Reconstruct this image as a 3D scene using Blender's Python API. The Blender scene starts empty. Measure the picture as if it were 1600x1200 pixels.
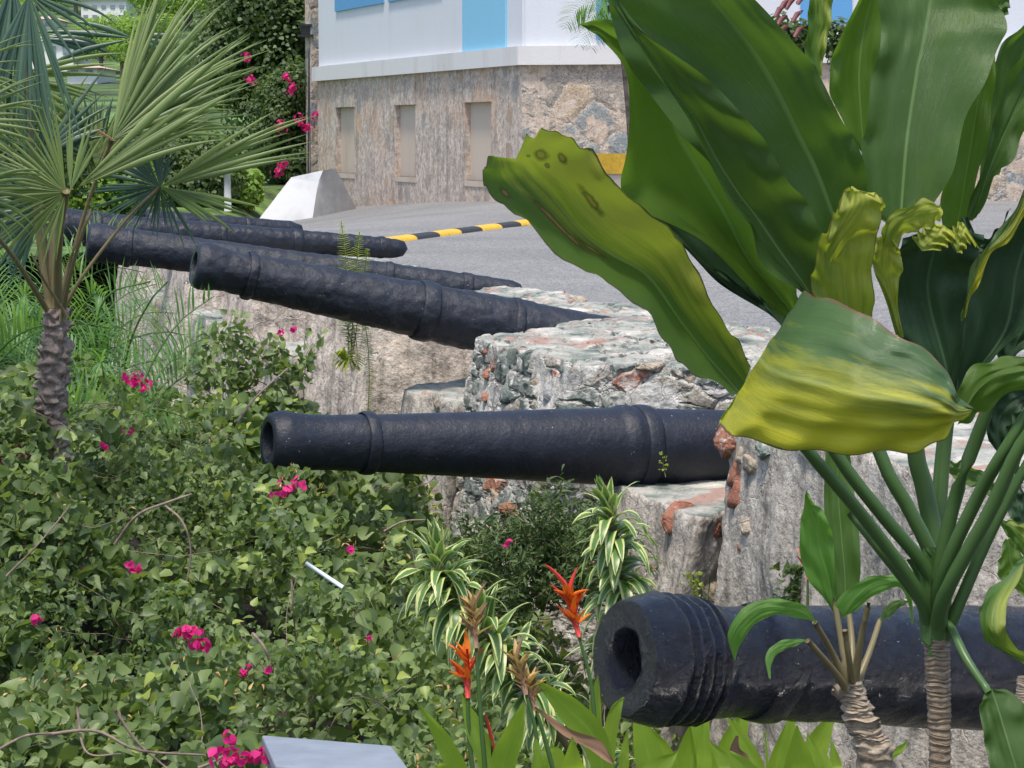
import bpy, bmesh, math, random
import numpy as np
from mathutils import Vector, noise as mnoise
random.seed(7); RNG = np.random.default_rng(7)
S = bpy.context.scene; COL = S.collection
rad = math.radians
# ------------------------------------------------------------------ camera
F_PX, PITCH = 3600.0, math.atan(392/3600.0)
cam = bpy.data.cameras.new('camera'); cam.lens = 81.0; cam.sensor_width = 36.0
cam.clip_start = 0.1; cam.clip_end = 3000
camo = bpy.data.objects.new('camera', cam); COL.objects.link(camo)
camo.location = (0, 0, 0); camo.rotation_euler = (math.pi/2-PITCH, 0, 0); S.camera = camo
# ------------------------------------------------------------------ sky, sun, exposure
SUN_EL, SUN_AZ = rad(70), rad(196)      # azimuth clockwise from +Y: high behind the camera
w = bpy.data.worlds.new('World'); S.world = w; w.use_nodes = True
nt = w.node_tree; bg = nt.nodes['Background']; sky = nt.nodes.new('ShaderNodeTexSky')
sky.sky_type = 'NISHITA'; sky.sun_disc = False; sky.sun_elevation = SUN_EL; sky.sun_rotation = SUN_AZ
sky.air_density = 1.0; sky.dust_density = 2.2; sky.ozone_density = 1.0
nt.links.new(sky.outputs[0], bg.inputs[0]); bg.inputs[1].default_value = 0.15
sl = bpy.data.lights.new('sun', 'SUN'); sl.energy = 2.6; sl.angle = rad(7); sl.color = (1.0, 0.93, 0.82)
so = bpy.data.objects.new('sun', sl); COL.objects.link(so)
sd = Vector((math.sin(SUN_AZ)*math.cos(SUN_EL), math.cos(SUN_AZ)*math.cos(SUN_EL), math.sin(SUN_EL)))
so.rotation_euler = (-sd).to_track_quat('-Z', 'Y').to_euler()
S.view_settings.view_transform = 'Standard'; S.view_settings.look = 'None'
S.view_settings.gamma = 1.0; S.view_settings.exposure = 0.68
S.render.engine = 'CYCLES'
# ------------------------------------------------------------------ helpers
CP, SP = math.cos(PITCH), math.sin(PITCH)
def P(px, py, Y):
    "world point at forward distance Y on the sight line through (px, py) of the 1600x1200 photograph"
    dx = (px-800)/F_PX; u = -(py-600)/F_PX
    y = CP+u*SP; z = -SP+u*CP
    return Vector((dx/y*Y, Y, z/y*Y))
def PX(v):
    f = v[1]*CP - v[2]*SP; u = v[1]*SP + v[2]*CP
    return 800+v[0]/f*F_PX, 600-u/f*F_PX
def sm(a, b, x):
    t = min(1, max(0, (x-a)/(b-a))); return t*t*(3-2*t)
class MB:
    def __init__(s): s.v = []; s.f = []; s.uv = []; s.n = 0
    def add(s, verts, faces, uvs=None):
        verts = np.asarray(verts, float).reshape(-1, 3); o = s.n
        s.v.append(verts); s.n += len(verts)
        s.f.extend([tuple(i+o for i in f) for f in faces])
        s.uv.append(np.asarray(uvs, float) if uvs is not None else np.zeros((len(verts), 2)))
    def grid(s, G, uv=None, closed=False):
        G = np.asarray(G, float); a, b = G.shape[:2]
        fs = []
        for i in range(a-1):
            for j in range(b if closed else b-1):
                k = (j+1) % b; fs.append((i*b+j, i*b+k, (i+1)*b+k, (i+1)*b+j))
        if uv is None:
            vv, uu = np.meshgrid(np.linspace(0, 1, a), np.linspace(0, 1, b), indexing='ij'); uv = np.stack([uu, vv], -1)
        s.add(G.reshape(-1, 3), fs, uv.reshape(-1, 2))
    def box(s, c, d, rz=0):
        x, y, z = [q/2 for q in d]; cs, sn = math.cos(rz), math.sin(rz); V = []
        for a in (-1, 1):
            for b in (-1, 1):
                for e in (-1, 1):
                    X, Y = a*x, b*y; V.append((c[0]+X*cs-Y*sn, c[1]+X*sn+Y*cs, c[2]+e*z))
        s.add(V, [(0,1,3,2),(4,6,7,5),(0,4,5,1),(2,3,7,6),(0,2,6,4),(1,5,7,3)])
    def tube(s, pts, rs, n=8, rough=0, cap=True):
        pts = [Vector(p) for p in pts]; G = []
        if not hasattr(rs, '__len__'): rs = [rs]*len(pts)
        up = Vector((0, 0, 1))
        for i, p in enumerate(pts):
            t = (pts[min(i+1, len(pts)-1)]-pts[max(i-1, 0)]).normalized()
            a = t.cross(up if abs(t.z) < .95 else Vector((1, 0, 0))).normalized(); b = t.cross(a)
            ring = []
            for k in range(n):
                th = 2*math.pi*k/n; r = rs[i]*(1+rough*random.uniform(-1, 1))
                ring.append(p+a*math.cos(th)*r+b*math.sin(th)*r)
            G.append(ring)
        o = s.n; s.grid(G, closed=True)
        if cap:
            s.f.append(tuple(o+k for k in range(n))); s.f.append(tuple(o+(len(pts)-1)*n+k for k in reversed(range(n))))
    def build(s, name, mat, parent=None, smooth=True):
        me = bpy.data.meshes.new(name); V = np.concatenate(s.v); UV = np.concatenate(s.uv)
        me.from_pydata(V.tolist(), [], s.f)
        ul = me.uv_layers.new(name='UVMap'); li = np.empty(len(me.loops), np.int32); me.loops.foreach_get('vertex_index', li)
        ul.data.foreach_set('uv', UV[li].astype(np.float32).ravel())
        if smooth: me.polygons.foreach_set('use_smooth', [True]*len(me.polygons))
        me.update(); return link(name, me, mat, parent)
def link(name, me, mat, parent=None):
    o = bpy.data.objects.new(name, me); COL.objects.link(o)
    for m in (mat if isinstance(mat, (list, tuple)) else [mat]): me.materials.append(m)
    if parent:
        o.parent = parent
        L = Vector((0, 0, 0)); q = parent
        while q: L += Vector(q.location); q = q.parent
        o.matrix_parent_inverse.translation = -L
    return o
def tag(o, label=None, cat=None, group=None, kind=None):
    if label: o['label'] = label
    if cat: o['category'] = cat
    if group: o['group'] = group
    if kind: o['kind'] = kind
    return o
def thing(name, loc, label, cat, group=None):
    o = bpy.data.objects.new(name, None); COL.objects.link(o); o.location = loc; o.empty_display_size = .2
    return tag(o, label, cat, group)
def dup(root, loc, rz=0, sc=1, label=None):
    r = root.copy(); COL.objects.link(r); r.location = loc; r.rotation_euler = (0, 0, rz); r.scale = (sc, sc, sc)
    if label: r['label'] = label
    for ch in root.children:
        c = ch.copy(); COL.objects.link(c); c.parent = r
    return r
def crom(pts, n):
    "Catmull-Rom through rows of numbers, n samples"
    A = np.asarray(pts, float); k = len(A)
    if k == 2: return A[0]+(A[1]-A[0])*np.linspace(0, 1, n)[:, None]
    E = np.vstack([2*A[0]-A[1], A, 2*A[-1]-A[-2]]); out = []
    for t in np.linspace(0, k-1, n):
        i = min(int(t), k-2); f = t-i; a, b, c, d = E[i], E[i+1], E[i+2], E[i+3]
        out.append(.5*((2*b)+(c-a)*f+(2*a-5*b+4*c-d)*f*f+(3*b-a-3*c+d)*f**3))
    return np.array(out)
def subd(o, lv=1):
    m = o.modifiers.new('sub', 'SUBSURF'); m.levels = lv; m.render_levels = lv
# ------------------------------------------------------------------ node helper
class NT:
    def __init__(s, name):
        s.m = bpy.data.materials.new(name); s.m.use_nodes = True; s.t = s.m.node_tree
        s.b = s.t.nodes['Principled BSDF']; s.out = s.t.nodes['Material Output']
    def n(s, typ, **kw):
        q = s.t.nodes.new('ShaderNode'+typ)
        for k, v in kw.items():
            if k.startswith('i_'):
                key = k[2:]; key = int(key) if key.isdigit() else key.replace('_', ' ')
                s.setin(q, key, v)
            else: setattr(q, k, v)
        return q
    def setin(s, q, key, v):
        if isinstance(v, bpy.types.NodeSocket): s.t.links.new(v, q.inputs[key])
        else: q.inputs[key].default_value = v
    def math(s, op, a, b=None, c=None, clamp=False):
        q = s.n('Math', operation=op, use_clamp=clamp); s.setin(q, 0, a)
        if b is not None: s.setin(q, 1, b)
        if c is not None: s.setin(q, 2, c)
        return q.outputs[0]
    def ramp(s, fac, stops, interp='LINEAR'):
        q = s.n('ValToRGB'); s.setin(q, 0, fac); r = q.color_ramp; r.interpolation = interp
        while len(r.elements) < len(stops): r.elements.new(.5)
        for e, (p, c) in zip(r.elements, stops):
            e.position = p; e.color = (c if hasattr(c, '__len__') else (c, c, c))[:3]+(1,) if hasattr(c, '__len__') else (c, c, c, 1)
        return q.outputs[0]
    def mix(s, fac, a, b, mode='MIX'):
        q = s.n('MixRGB', blend_type=mode); s.setin(q, 0, fac)
        for i, v in ((1, a), (2, b)):
            if isinstance(v, tuple): v = v[:3]+(1,)
            s.setin(q, i, v)
        return q.outputs[0]
    def obj(s, scale=(1, 1, 1), rot=(0, 0, 0), src='Object'):
        tc = s.n('TexCoord'); mp = s.n('Mapping'); s.t.links.new(tc.outputs[src], mp.inputs[0])
        mp.inputs['Scale'].default_value = scale; mp.inputs['Rotation'].default_value = rot; return mp.outputs[0]
    def noise(s, vec, scale, detail=4, rough=.55, out='Fac', dist=0):
        q = s.n('TexNoise', i_Vector=vec, i_Scale=scale, i_Detail=detail, i_Roughness=rough, i_Distortion=dist); return q.outputs[out]
    def bump(s, h, strength=.5, dist=.01, normal=None):
        q = s.n('Bump', i_Strength=strength, i_Distance=dist, i_Height=h)
        if normal is not None: s.setin(q, 'Normal', normal)
        return q.outputs[0]
    def set(s, **kw):
        for k, v in kw.items():
            k = k.replace('_', ' ')
            if isinstance(v, tuple): v = v[:3]+(1,)
            s.setin(s.b, k, v)
        return s
def plain(name, col, rough=.6, var=.15, scale=8, bump=.2, bd=.005):
    t = NT(name); o = t.obj(); nz = t.noise(o, scale, 6)
    lo = tuple(c*(1-var*2) for c in col); hi = tuple(min(1, c*(1+var)) for c in col)
    t.set(Base_Color=t.ramp(nz, [(.3, lo), (.7, hi)]), Roughness=rough, Normal=t.bump(t.noise(o, scale*6, 6), bump, bd)); return t.m
# ------------------------------------------------------------------ materials
def leafmat(name, c1, c2, trans=.35, rough=.38, uvstyle=None, mid=None, edge=None, vein=40, tcol=None, spot=0, wear_glow=None, scars=()):
    """leaf: per-leaf colour variation; uvstyle 'blade' adds midrib, veins and margin from the leaf's own UV"""
    t = NT(name); g = t.n('NewGeometry'); rnd = g.outputs['Random Per Island']
    o = t.obj()
    f = t.math('ADD', t.math('MULTIPLY', rnd, .7), t.math('MULTIPLY', t.noise(o, 3.0, 3), .4), clamp=True)
    col = t.ramp(f, [(.12, c1), (.9, c2)])
    nrm = None
    if uvstyle:
        uv = t.n('UVMap'); sx = t.n('SeparateXYZ'); t.setin(sx, 0, uv.outputs[0]); u, v = sx.outputs[0], sx.outputs[1]
        au = t.math('ABSOLUTE', t.math('SUBTRACT', u, .5))
        if uvstyle == 'blade':
            cb = t.n('CombineXYZ'); t.setin(cb, 0, t.math('SUBTRACT', t.math('MULTIPLY', au, float(vein)), t.math('MULTIPLY', v, vein*.35))); t.setin(cb, 1, t.math('MULTIPLY', v, 1.2))
            vn = t.noise(cb.outputs[0], 2.0, 6, .75)
            dust = t.ramp(t.noise(o, 170, 3, .8), [(.60, 0.), (.72, 1.)]); col = t.mix(t.math('MULTIPLY', dust, .22), col, (.30, .31, .22))
            col = t.mix(t.ramp(vn, [(.32, 0.), (.68, .85)]), col, t.mix(.5, (c1[0]*.45, c1[1]*.5, c1[2]*.5), col), 'MIX')
            big = t.noise(t.obj((1, 1, 1)), 9, 3)
            col = t.mix(t.math('MULTIPLY', t.ramp(big, [(.5, 0.), (.72, 1.)]), .35), col, (c2[0]*1.3, c2[1]*1.2, c2[2]*.9))
            nrm = t.bump(vn, .38, .004)
            mm = t.math('SUBTRACT', 1.0, t.math('DIVIDE', t.math('SUBTRACT', au, .006), .016, clamp=True), clamp=True)
            mm = t.math('MULTIPLY', mm, t.math('SUBTRACT', 1.0, t.math('MULTIPLY', v, .75)))
            if mid: col = t.mix(t.math('MULTIPLY', mm, .85), col, mid)
        if uvstyle == 'varieg':
            ee = t.math('ADD', au, t.math('MULTIPLY', t.math('SUBTRACT', t.noise(o, 60, 2), .5), .16))
            col = t.mix(t.ramp(ee, [(.25, 0.), (.32, 1.)]), col, mid)
        if wear_glow:
            cw = t.n('CombineXYZ'); t.setin(cw, 0, t.math('MULTIPLY', u, 5.0)); t.setin(cw, 1, t.math('MULTIPLY', v, 1.3)); nn_ = t.noise(cw.outputs[0], 1.6, 6, .65)
            gg = t.math('ADD', nn_, t.math('ADD', t.math('MULTIPLY', t.math('SUBTRACT', u, .5), wear_glow[3]), t.math('MULTIPLY', t.math('SUBTRACT', v, .4), wear_glow[4])))
            y = t.ramp(gg, [(.54-wear_glow[0]*.3, 0.), (.98-wear_glow[0]*.3, 1.)])
            col = t.mix(y, col, wear_glow[2])
        if edge:
            e2 = t.math('ADD', au, t.math('MULTIPLY', t.math('SUBTRACT', t.noise(o, 35, 4), .5), .035))
            col = t.mix(t.ramp(e2, [(.482, 0.), (.490, 1.)]), col, edge)
    for (su, sv, ru, rv, ang) in scars:      # dead brown patches at fixed places on the blade
        du, dv = t.math('SUBTRACT', u, su), t.math('SUBTRACT', v, sv); ca, sa = math.cos(ang), math.sin(ang)
        ru *= 1.45; rv *= 1.35; a_ = t.math('DIVIDE', t.math('ADD', t.math('MULTIPLY', du, ca), t.math('MULTIPLY', dv, sa)), ru); b_ = t.math('DIVIDE', t.math('SUBTRACT', t.math('MULTIPLY', dv, ca), t.math('MULTIPLY', du, sa)), rv)
        dd = t.math('ADD', t.math('SQRT', t.math('ADD', t.math('MULTIPLY', a_, a_), t.math('MULTIPLY', b_, b_))), t.math('MULTIPLY', t.math('SUBTRACT', t.noise(o, 60, 4), .5), .9))
        col = t.mix(t.ramp(dd, [(.5, 1.), (1., 0.)]), col, t.mix(t.ramp(dd, [(.25, 1.), (.45, 0.)]), (.06, .022, .02), (.30, .15, .06)))
    if spot:
        vo = t.n('TexVoronoi', i_Vector=o, i_Scale=45.); d = t.math('ADD', vo.outputs[0], t.math('MULTIPLY', t.noise(o, 12, 2), 1.6))
        col = t.mix(t.ramp(d, [(.55-.1*(1-spot), 1.), (.62-.1*(1-spot), 0.)]), col, (.09, .035, .015))
    t.set(Base_Color=col, Roughness=rough, Specular_IOR_Level=.45)
    if nrm is not None: t.setin(t.b, 'Normal', nrm)
    tr = t.n('BsdfTranslucent'); t.setin(tr, 0, t.mix(.5, col, tuple(min(1, q*2.2) for q in (tcol or (c2[0]*1.3, c2[1]*1.3, c2[2]*.5)))))
    mx = t.n('MixShader'); mx.inputs[0].default_value = trans
    t.t.links.new(t.b.outputs[0], mx.inputs[1]); t.t.links.new(tr.outputs[0], mx.inputs[2]); t.t.links.new(mx.outputs[0], t.out.inputs[0])
    return t.m
def rubble(name, plaster, tint=(1, 1, 1), scale=5.0, disp=.03, stones=None, stain=.5, vs=.55, streak=.5, pcol=((.30,.28,.26),(.52,.49,.46)), top=False):
    t = NT(name); o = t.obj(); wz = t.n('VectorMath', operation='ADD'); t.setin(wz, 0, o)
    wn = t.n('TexNoise', i_Vector=o, i_Scale=6.0, i_Detail=3.0); sc = t.n('VectorMath', operation='SCALE'); t.setin(sc, 0, wn.outputs['Color']); sc.inputs['Scale'].default_value = .13
    t.setin(wz, 1, sc.outputs[0]); mp = t.n('Mapping'); t.setin(mp, 0, wz.outputs[0]); mp.inputs['Scale'].default_value = (1, 1, 1/vs)
    vo = t.n('TexVoronoi', i_Vector=mp.outputs[0], i_Scale=scale); ve = t.n('TexVoronoi', feature='DISTANCE_TO_EDGE', i_Vector=mp.outputs[0], i_Scale=scale)
    sx = t.n('SeparateXYZ'); t.setin(sx, 0, vo.outputs['Color'])
    st = stones or [(0., (.16,.19,.17)), (.2, (.24,.27,.25)), (.36, (.38,.34,.28)), (.5, (.15,.175,.165)), (.64, (.40,.36,.32)), (.76, (.36,.14,.09)), (.86, (.42,.20,.13)), (.93, (.32,.31,.31))]
    stc = t.ramp(sx.outputs[0], [(p, tuple(a*b for a, b in zip(c, tint))) for p, c in st], 'CONSTANT')
    fine = t.noise(o, 38, 8, .65); mid = t.noise(o, 9, 6, .6)
    stc = t.mix(.75, stc, t.ramp(fine, [(.3, .35), (.7, 1.5)]), 'MULTIPLY')
    edge = t.ramp(ve.outputs[0], [(.02, 0.), (.09, 1.)])
    mort = t.ramp(fine, [(.35, (.16,.15,.135)), (.62, tuple(c*.95 for c in pcol[1]))])
    col = t.mix(edge, mort, stc)
    pm = t.ramp(t.noise(o, 3.1, 6, .62), [(.62-plaster*.42, 0.), (.68-plaster*.42, 1.)])
    pc = t.ramp(t.noise(o, 7, 8, .65), [(.3, pcol[0]), (.7, pcol[1])])
    col = t.mix(pm, col, pc)
    col = t.mix(t.math('MULTIPLY', t.ramp(t.noise(o, 27, 8, .8), [(.38, 1.), (.46, 0.)]), .55), col, (.13, .115, .10))
    # black lichen and rain streaks running down
    sv = t.obj((7, 7, .8)); stn = t.math('MULTIPLY', t.ramp(t.noise(sv, 1.6, 6, .7), [(.47, 0.), (.72, 1.)]), streak)
    col = t.mix(stn, col, (.055, .05, .047))
    bl = t.math('MULTIPLY', t.ramp(t.noise(o, 16, 8, .75), [(.54, 0.), (.66, 1.)]), stain)
    col = t.mix(bl, col, (.05, .048, .042))
    wl = t.math('MULTIPLY', t.ramp(t.noise(t.obj((1, 1, 1.4)), 11, 6, .7), [(.56, 0.), (.66, 1.)]), .5)
    col = t.mix(wl, col, (.60, .58, .54))
    cr = t.n('TexVoronoi', feature='DISTANCE_TO_EDGE', i_Vector=wz.outputs[0], i_Scale=4.3)
    crk = t.math('MULTIPLY', t.math('MULTIPLY', t.ramp(cr.outputs[0], [(.004, 1.), (.011, 0.)]), pm), t.ramp(t.noise(o, 1.9, 3), [(.5, 0.), (.6, 1.)]))
    col = t.mix(t.math('MULTIPLY', crk, .6), col, (.06, .05, .045))
    if top:   # weathered, layered slate-green crest on the faces that look up
        ge = t.n('NewGeometry'); sn = t.n('SeparateXYZ'); t.setin(sn, 0, ge.outputs['True Normal'])
        tv = t.noise(t.obj((1, 1, 8)), 3.2, 7, .68); tc_ = t.ramp(tv, [(.32, (.07,.08,.07)), (.42, (.17,.20,.18)), (.50, (.30,.31,.28)), (.60, (.44,.42,.38)), (.72, (.62,.60,.56))])
        tc_ = t.mix(t.ramp(t.noise(o, 3.5, 4), [(.57, 0.), (.64, 1.)]), tc_, (.33, .22, .18)); tc_ = t.mix(t.math('MULTIPLY', bl, .8), tc_, (.06, .055, .05))
        col = t.mix(t.ramp(sn.outputs[2], [(.55, 0.), (.8, 1.)]), col, tc_)
    t.set(Base_Color=col, Roughness=.9, Specular_IOR_Level=.25)
    h = t.math('ADD', t.mix(pm, t.ramp(ve.outputs[0], [(0., 0.), (.14, 1.)]), (.85, .85, .85)), t.math('MULTIPLY', mid, .9))
    h = t.math('SUBTRACT', h, t.math('MULTIPLY', crk, .25))
    h2 = t.math('ADD', h, t.math('MULTIPLY', fine, .35))
    if disp:
        d = t.n('Displacement', i_Height=h2, i_Midlevel=1.0, i_Scale=disp); t.t.links.new(d.outputs[0], t.out.inputs['Displacement'])
        t.m.displacement_method = 'BOTH'
    else: t.setin(t.b, 'Normal', t.bump(h2, .8, .03))
    return t.m
def iron(name, base, hi, rough, pit=1.0, rust=.0, wr=.16, spec=.4):
    t = NT(name); o = t.obj(); f = t.noise(o, 45, 8, .7); m_ = t.noise(o, 11, 5, .6); ff = t.noise(o, 130, 4, .7)
    col = t.mix(t.ramp(m_, [(.35, 0.), (.7, 1.)]), base, hi)
    col = t.mix(t.ramp(f, [(.62, 0.), (.74, 1.)]), col, tuple(c*2.2+.005 for c in hi))
    if rust: col = t.mix(t.math('MULTIPLY', t.ramp(t.noise(o, 19, 6, .7), [(.6, 0.), (.7, 1.)]), rust), col, (.16, .12, .10))
    col = t.mix(t.math('MULTIPLY', t.ramp(t.noise(t.obj((1, 1, .35)), 6, 7, .7), [(.52, 0.), (.75, 1.)]), .10), col, (.075, .06, .055))
    col = t.mix(t.ramp(t.noise(o, 75, 2, .5), [(.745, 0.), (.76, 1.)]), col, (.30, .30, .30))
    t.set(Base_Color=col, Roughness=t.ramp(f, [(.3, rough-.08), (.75, rough+wr)]), Specular_IOR_Level=spec)
    h = t.math('ADD', t.math('MULTIPLY', f, .6), t.math('ADD', m_, t.math('MULTIPLY', ff, .2)))
    t.setin(t.b, 'Normal', t.bump(h, .75*pit, .012)); return t.m
M = {}
M['iron_near'] = iron('iron_near', (.0014,.0026,.007), (.003,.009,.030), .13, 4.5, .05, spec=.75, wr=.22)  # bluish second tone paints the sky's sheen into the base colour
M['iron'] = iron('iron_paint', (.010,.013,.021), (.016,.020,.033), .40, .8)
M['iron_worn'] = iron('iron_worn', (.011,.014,.022), (.019,.024,.038), .42, 1.1, .08)
M['rubble'] = rubble('rubble', .26, stain=.55, disp=.03, top=True, pcol=((.36,.34,.31),(.66,.64,.60)))
M['plaster_wall'] = rubble('plaster_wall', .78, stain=.5, disp=.032, streak=.8, top=True, pcol=((.34,.30,.26),(.60,.55,.49)))
M['plaster_warm'] = rubble('plaster_warm', .72, stain=.5, disp=.032, streak=.75, top=True, pcol=((.42,.35,.29),(.68,.60,.53)))
M['rubble_top'] = rubble('rubble_top', .5, stain=.75, disp=.045, scale=4.5, vs=.4, streak=0, pcol=((.26,.28,.27),(.50,.50,.49)))
M['bldg_stone'] = rubble('building_stone', .30, scale=1.7, disp=0, vs=.8, stain=.3, streak=.25, stones=[(0,(.34,.30,.26)),(.25,(.26,.28,.28)),(.42,(.46,.36,.26)),(.58,(.38,.33,.28)),(.74,(.48,.30,.17)),(.88,(.24,.27,.28))], pcol=((.44,.34,.27),(.64,.54,.45)))
t = NT('stained_masonry'); o = t.obj(); a_ = t.noise(o, 11, 5, .8); b_ = t.noise(t.obj((1, 1, .6)), 3.6, 7, .8); c_ = t.noise(o, .8, 4); g_ = t.noise(t.obj((5, 5, .5)), 1.3, 6, .7)
col = t.ramp(a_, [(.36, (.30,.24,.20)), (.5, (.52,.43,.36)), (.62, (.68,.59,.52))])
vo = t.n('TexVoronoi', i_Vector=t.obj((1, 1, .8)), i_Scale=2.6); sx_ = t.n('SeparateXYZ'); t.setin(sx_, 0, vo.outputs['Color'])
stn_ = t.math('MULTIPLY', t.ramp(vo.outputs[0], [(.34, 1.), (.42, 0.)]), t.ramp(sx_.outputs[0], [(.68, 0.), (.7, 1.)])); col = t.mix(t.math('MULTIPLY', stn_, .75), col, t.ramp(sx_.outputs[1], [(.3, (.28,.28,.27)), (.7, (.42,.30,.20))]))
col = t.mix(t.math('MULTIPLY', t.ramp(c_, [(.48, 0.), (.62, 1.)]), .45), col, (.56, .34, .20))
col = t.mix(t.math('MULTIPLY', t.ramp(b_, [(.47, 0.), (.62, 1.)]), .62), col, (.20, .18, .17)); col = t.mix(t.math('MULTIPLY', t.ramp(g_, [(.52, 0.), (.7, 1.)]), .55), col, (.11, .10, .10))
t.set(Base_Color=col, Roughness=.9, Normal=t.bump(t.math('ADD', a_, b_), .55, .03)); M['bldg_stain'] = t.m
def stucco(name, col, dirt=.35, dcol=(.40,.36,.32)):
    t = NT(name); o = t.obj((2, 2, .5)); nz = t.noise(o, 1.1, 5, .55)
    c = t.mix(t.math('MULTIPLY', t.ramp(nz, [(.5, 0.), (.75, 1.)]), dirt), col, dcol)
    c = t.mix(t.math('MULTIPLY', t.ramp(t.noise(t.obj(), 14, 6, .7), [(.64, 0.), (.7, 1.)]), dirt*.8), c, (.3,.27,.24))
    t.set(Base_Color=c, Roughness=.75, Normal=t.bump(t.noise(t.obj(), 30, 6), .3, .01)); return t.m
M['white_wall'] = stucco('white_stucco', (.60,.62,.67), .3, (.55,.50,.47))
M['ledge'] = stucco('ledge_paint', (.62,.61,.61), .45)
M['blocked'] = stucco('blocked_opening_plaster', (.52,.43,.35), .6, (.40,.29,.20))
M['blue'] = stucco('blue_shutter_paint', (.10,.30,.56), .12, (.2,.4,.6))
M['pale_blue'] = stucco('pale_blue_paint', (.22,.50,.70), .12, (.2,.4,.6))
M['white_trim'] = plain('white_trim', (.78,.78,.78), .6, .04)
M['whitewash'] = stucco('whitewashed_concrete', (.44,.45,.47), .6, (.28,.29,.28))
t = NT('asphalt'); o = t.obj(); a = t.noise(o, 60, 3, .8); b = t.noise(o, .5, 5); c = t.n('TexVoronoi', i_Vector=o, i_Scale=95.)
col = t.mix(.6, t.ramp(a, [(.35, (.085,.085,.09)), (.65, (.26,.26,.262))]), t.ramp(c.outputs['Color'], [(.3, (.08,.08,.083)), (.75, (.31,.31,.30))]))
g = t.noise(o, 24, 5, .85); col = t.mix(.8, col, t.ramp(g, [(.38, (.62,.62,.64)), (.62, (1.42,1.42,1.40))]), 'MULTIPLY')
col = t.mix(t.math('MULTIPLY', t.ramp(t.noise(t.obj((.3, 1.2, 1)), 1.1, 4), [(.55, 0.), (.68, 1.)]), .3), col, (.10,.10,.105))
col = t.mix(.5, col, t.ramp(b, [(.35, (.75,.75,.75)), (.65, (1.25,1.22,1.18))]), 'MULTIPLY')
t.set(Base_Color=col, Roughness=.85, Normal=t.bump(a, .5, .006)); M['asphalt'] = t.m
M['rubber'] = plain('black_rubber', (.028,.03,.036), .6, .2, 30)
M['yellow'] = plain('yellow_paint', (.72,.42,.03), .55, .12, 20)
M['soil_shade'] = plain('soil_and_shade', (.035,.030,.022), .95, .4, 5, .8, .03)  # ground soil; also the dark tone of the bush's shade backing
M['grass'] = plain('grass_ground', (.10,.17,.035), .9, .45, 1.2, .6, .05)
M['hill'] = plain('hill_scrub', (.085,.15,.035), .9, .5, .25, .6, .3)
M['black_metal'] = plain('black_metal', (.012,.012,.016), .4, .2)
M['bark'] = plain('tree_bark', (.15,.12,.10), .9, .3, 12, .8, .02)
M['twig'] = plain('twig_bark', (.24,.18,.14), .85, .25, 25)
M['white_pipe'] = plain('white_pipe', (.62,.70,.78), .4, .05)
M['box_grey'] = plain('blue_grey_metal', (.24,.27,.32), .5, .08, 9)
M['boug'] = leafmat('bougainvillea_leaf', (.025,.056,.021), (.180,.250,.076), .30, .5)
M['boug_y'] = leafmat('bougainvillea_young_leaf', (.17,.26,.05), (.34,.40,.09), .35, .45)
M['bract'] = leafmat('magenta_bract', (.50,.008,.13), (.75,.03,.26), .4, .6, tcol=(.5,.02,.15))
M['tree_a'] = leafmat('hill_tree_leaf', (.11,.22,.04), (.25,.38,.07), .35, .6)
M['tree_b'] = leafmat('near_tree_leaf', (.035,.075,.025), (.10,.15,.045), .3, .55)
M['fan'] = leafmat('fan_palm_leaf', (.062,.120,.038), (.21,.275,.088), .34, .42)
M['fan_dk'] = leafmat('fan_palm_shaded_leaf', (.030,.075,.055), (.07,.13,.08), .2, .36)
M['feather'] = leafmat('feather_palm_leaf', (.05,.14,.045), (.16,.29,.08), .35, .42)
M['fern'] = leafmat('fern_leaf', (.16,.28,.03), (.34,.42,.07), .4, .5)
M['varieg'] = leafmat('variegated_leaf', (.06,.15,.045), (.12,.22,.06), .25, .38, 'varieg', mid=(.55,.58,.24))
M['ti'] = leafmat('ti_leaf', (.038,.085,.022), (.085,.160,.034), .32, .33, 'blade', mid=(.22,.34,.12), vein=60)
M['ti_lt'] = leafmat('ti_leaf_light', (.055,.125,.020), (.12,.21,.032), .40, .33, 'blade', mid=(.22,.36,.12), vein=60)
M['ti_dk'] = leafmat('ti_leaf_shaded', (.020,.050,.022), (.032,.078,.030), .08, .42, 'blade', mid=(.10,.18,.08), vein=60)  # darker copy of the leaf green, shade of the inner leaves painted in
M['ti_old'] = leafmat('ti_leaf_yellowing', (.050,.12,.018), (.10,.19,.028), .28, .34, 'blade', mid=(.20,.30,.08), vein=50, edge=(.07,.03,.035), wear_glow=(.45, 1.0, (.30,.34,.05), .55, .25), spot=.35)
M['ti_yel'] = leafmat('ti_leaf_yellow', (.050,.115,.045), (.10,.18,.06), .30, .27, 'blade', mid=(.26,.38,.18), vein=46, edge=(.16,.09,.05), wear_glow=(.80, 1.0, (.62,.58,.035), .75, .1))  # yellow towards one margin: leaf's own tone plus painted glow of sun through it
M['ti_stub'] = leafmat('ti_leaf_torn', (.10,.17,.025), (.20,.27,.04), .35, .36, 'blade', mid=(.26,.34,.10), vein=50, edge=(.14,.06,.04), wear_glow=(.9, 1.0, (.48,.50,.07), .3, .3), spot=.3)
M['ti_young'] = leafmat('ti_leaf_young', (.075,.19,.035), (.13,.27,.05), .35, .33, 'blade', mid=(.18,.30,.09), vein=40)
M['heli'] = leafmat('heliconia_leaf', (.12,.25,.03), (.26,.38,.045), .45, .36, 'blade', mid=(.30,.45,.12), vein=60)
M['petiole'] = leafmat('petiole_green', (.042,.095,.028), (.075,.150,.040), .05, .38)
M['petiole_br'] = leafmat('petiole_brownish', (.13,.10,.05), (.20,.17,.08), .05, .45)
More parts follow.
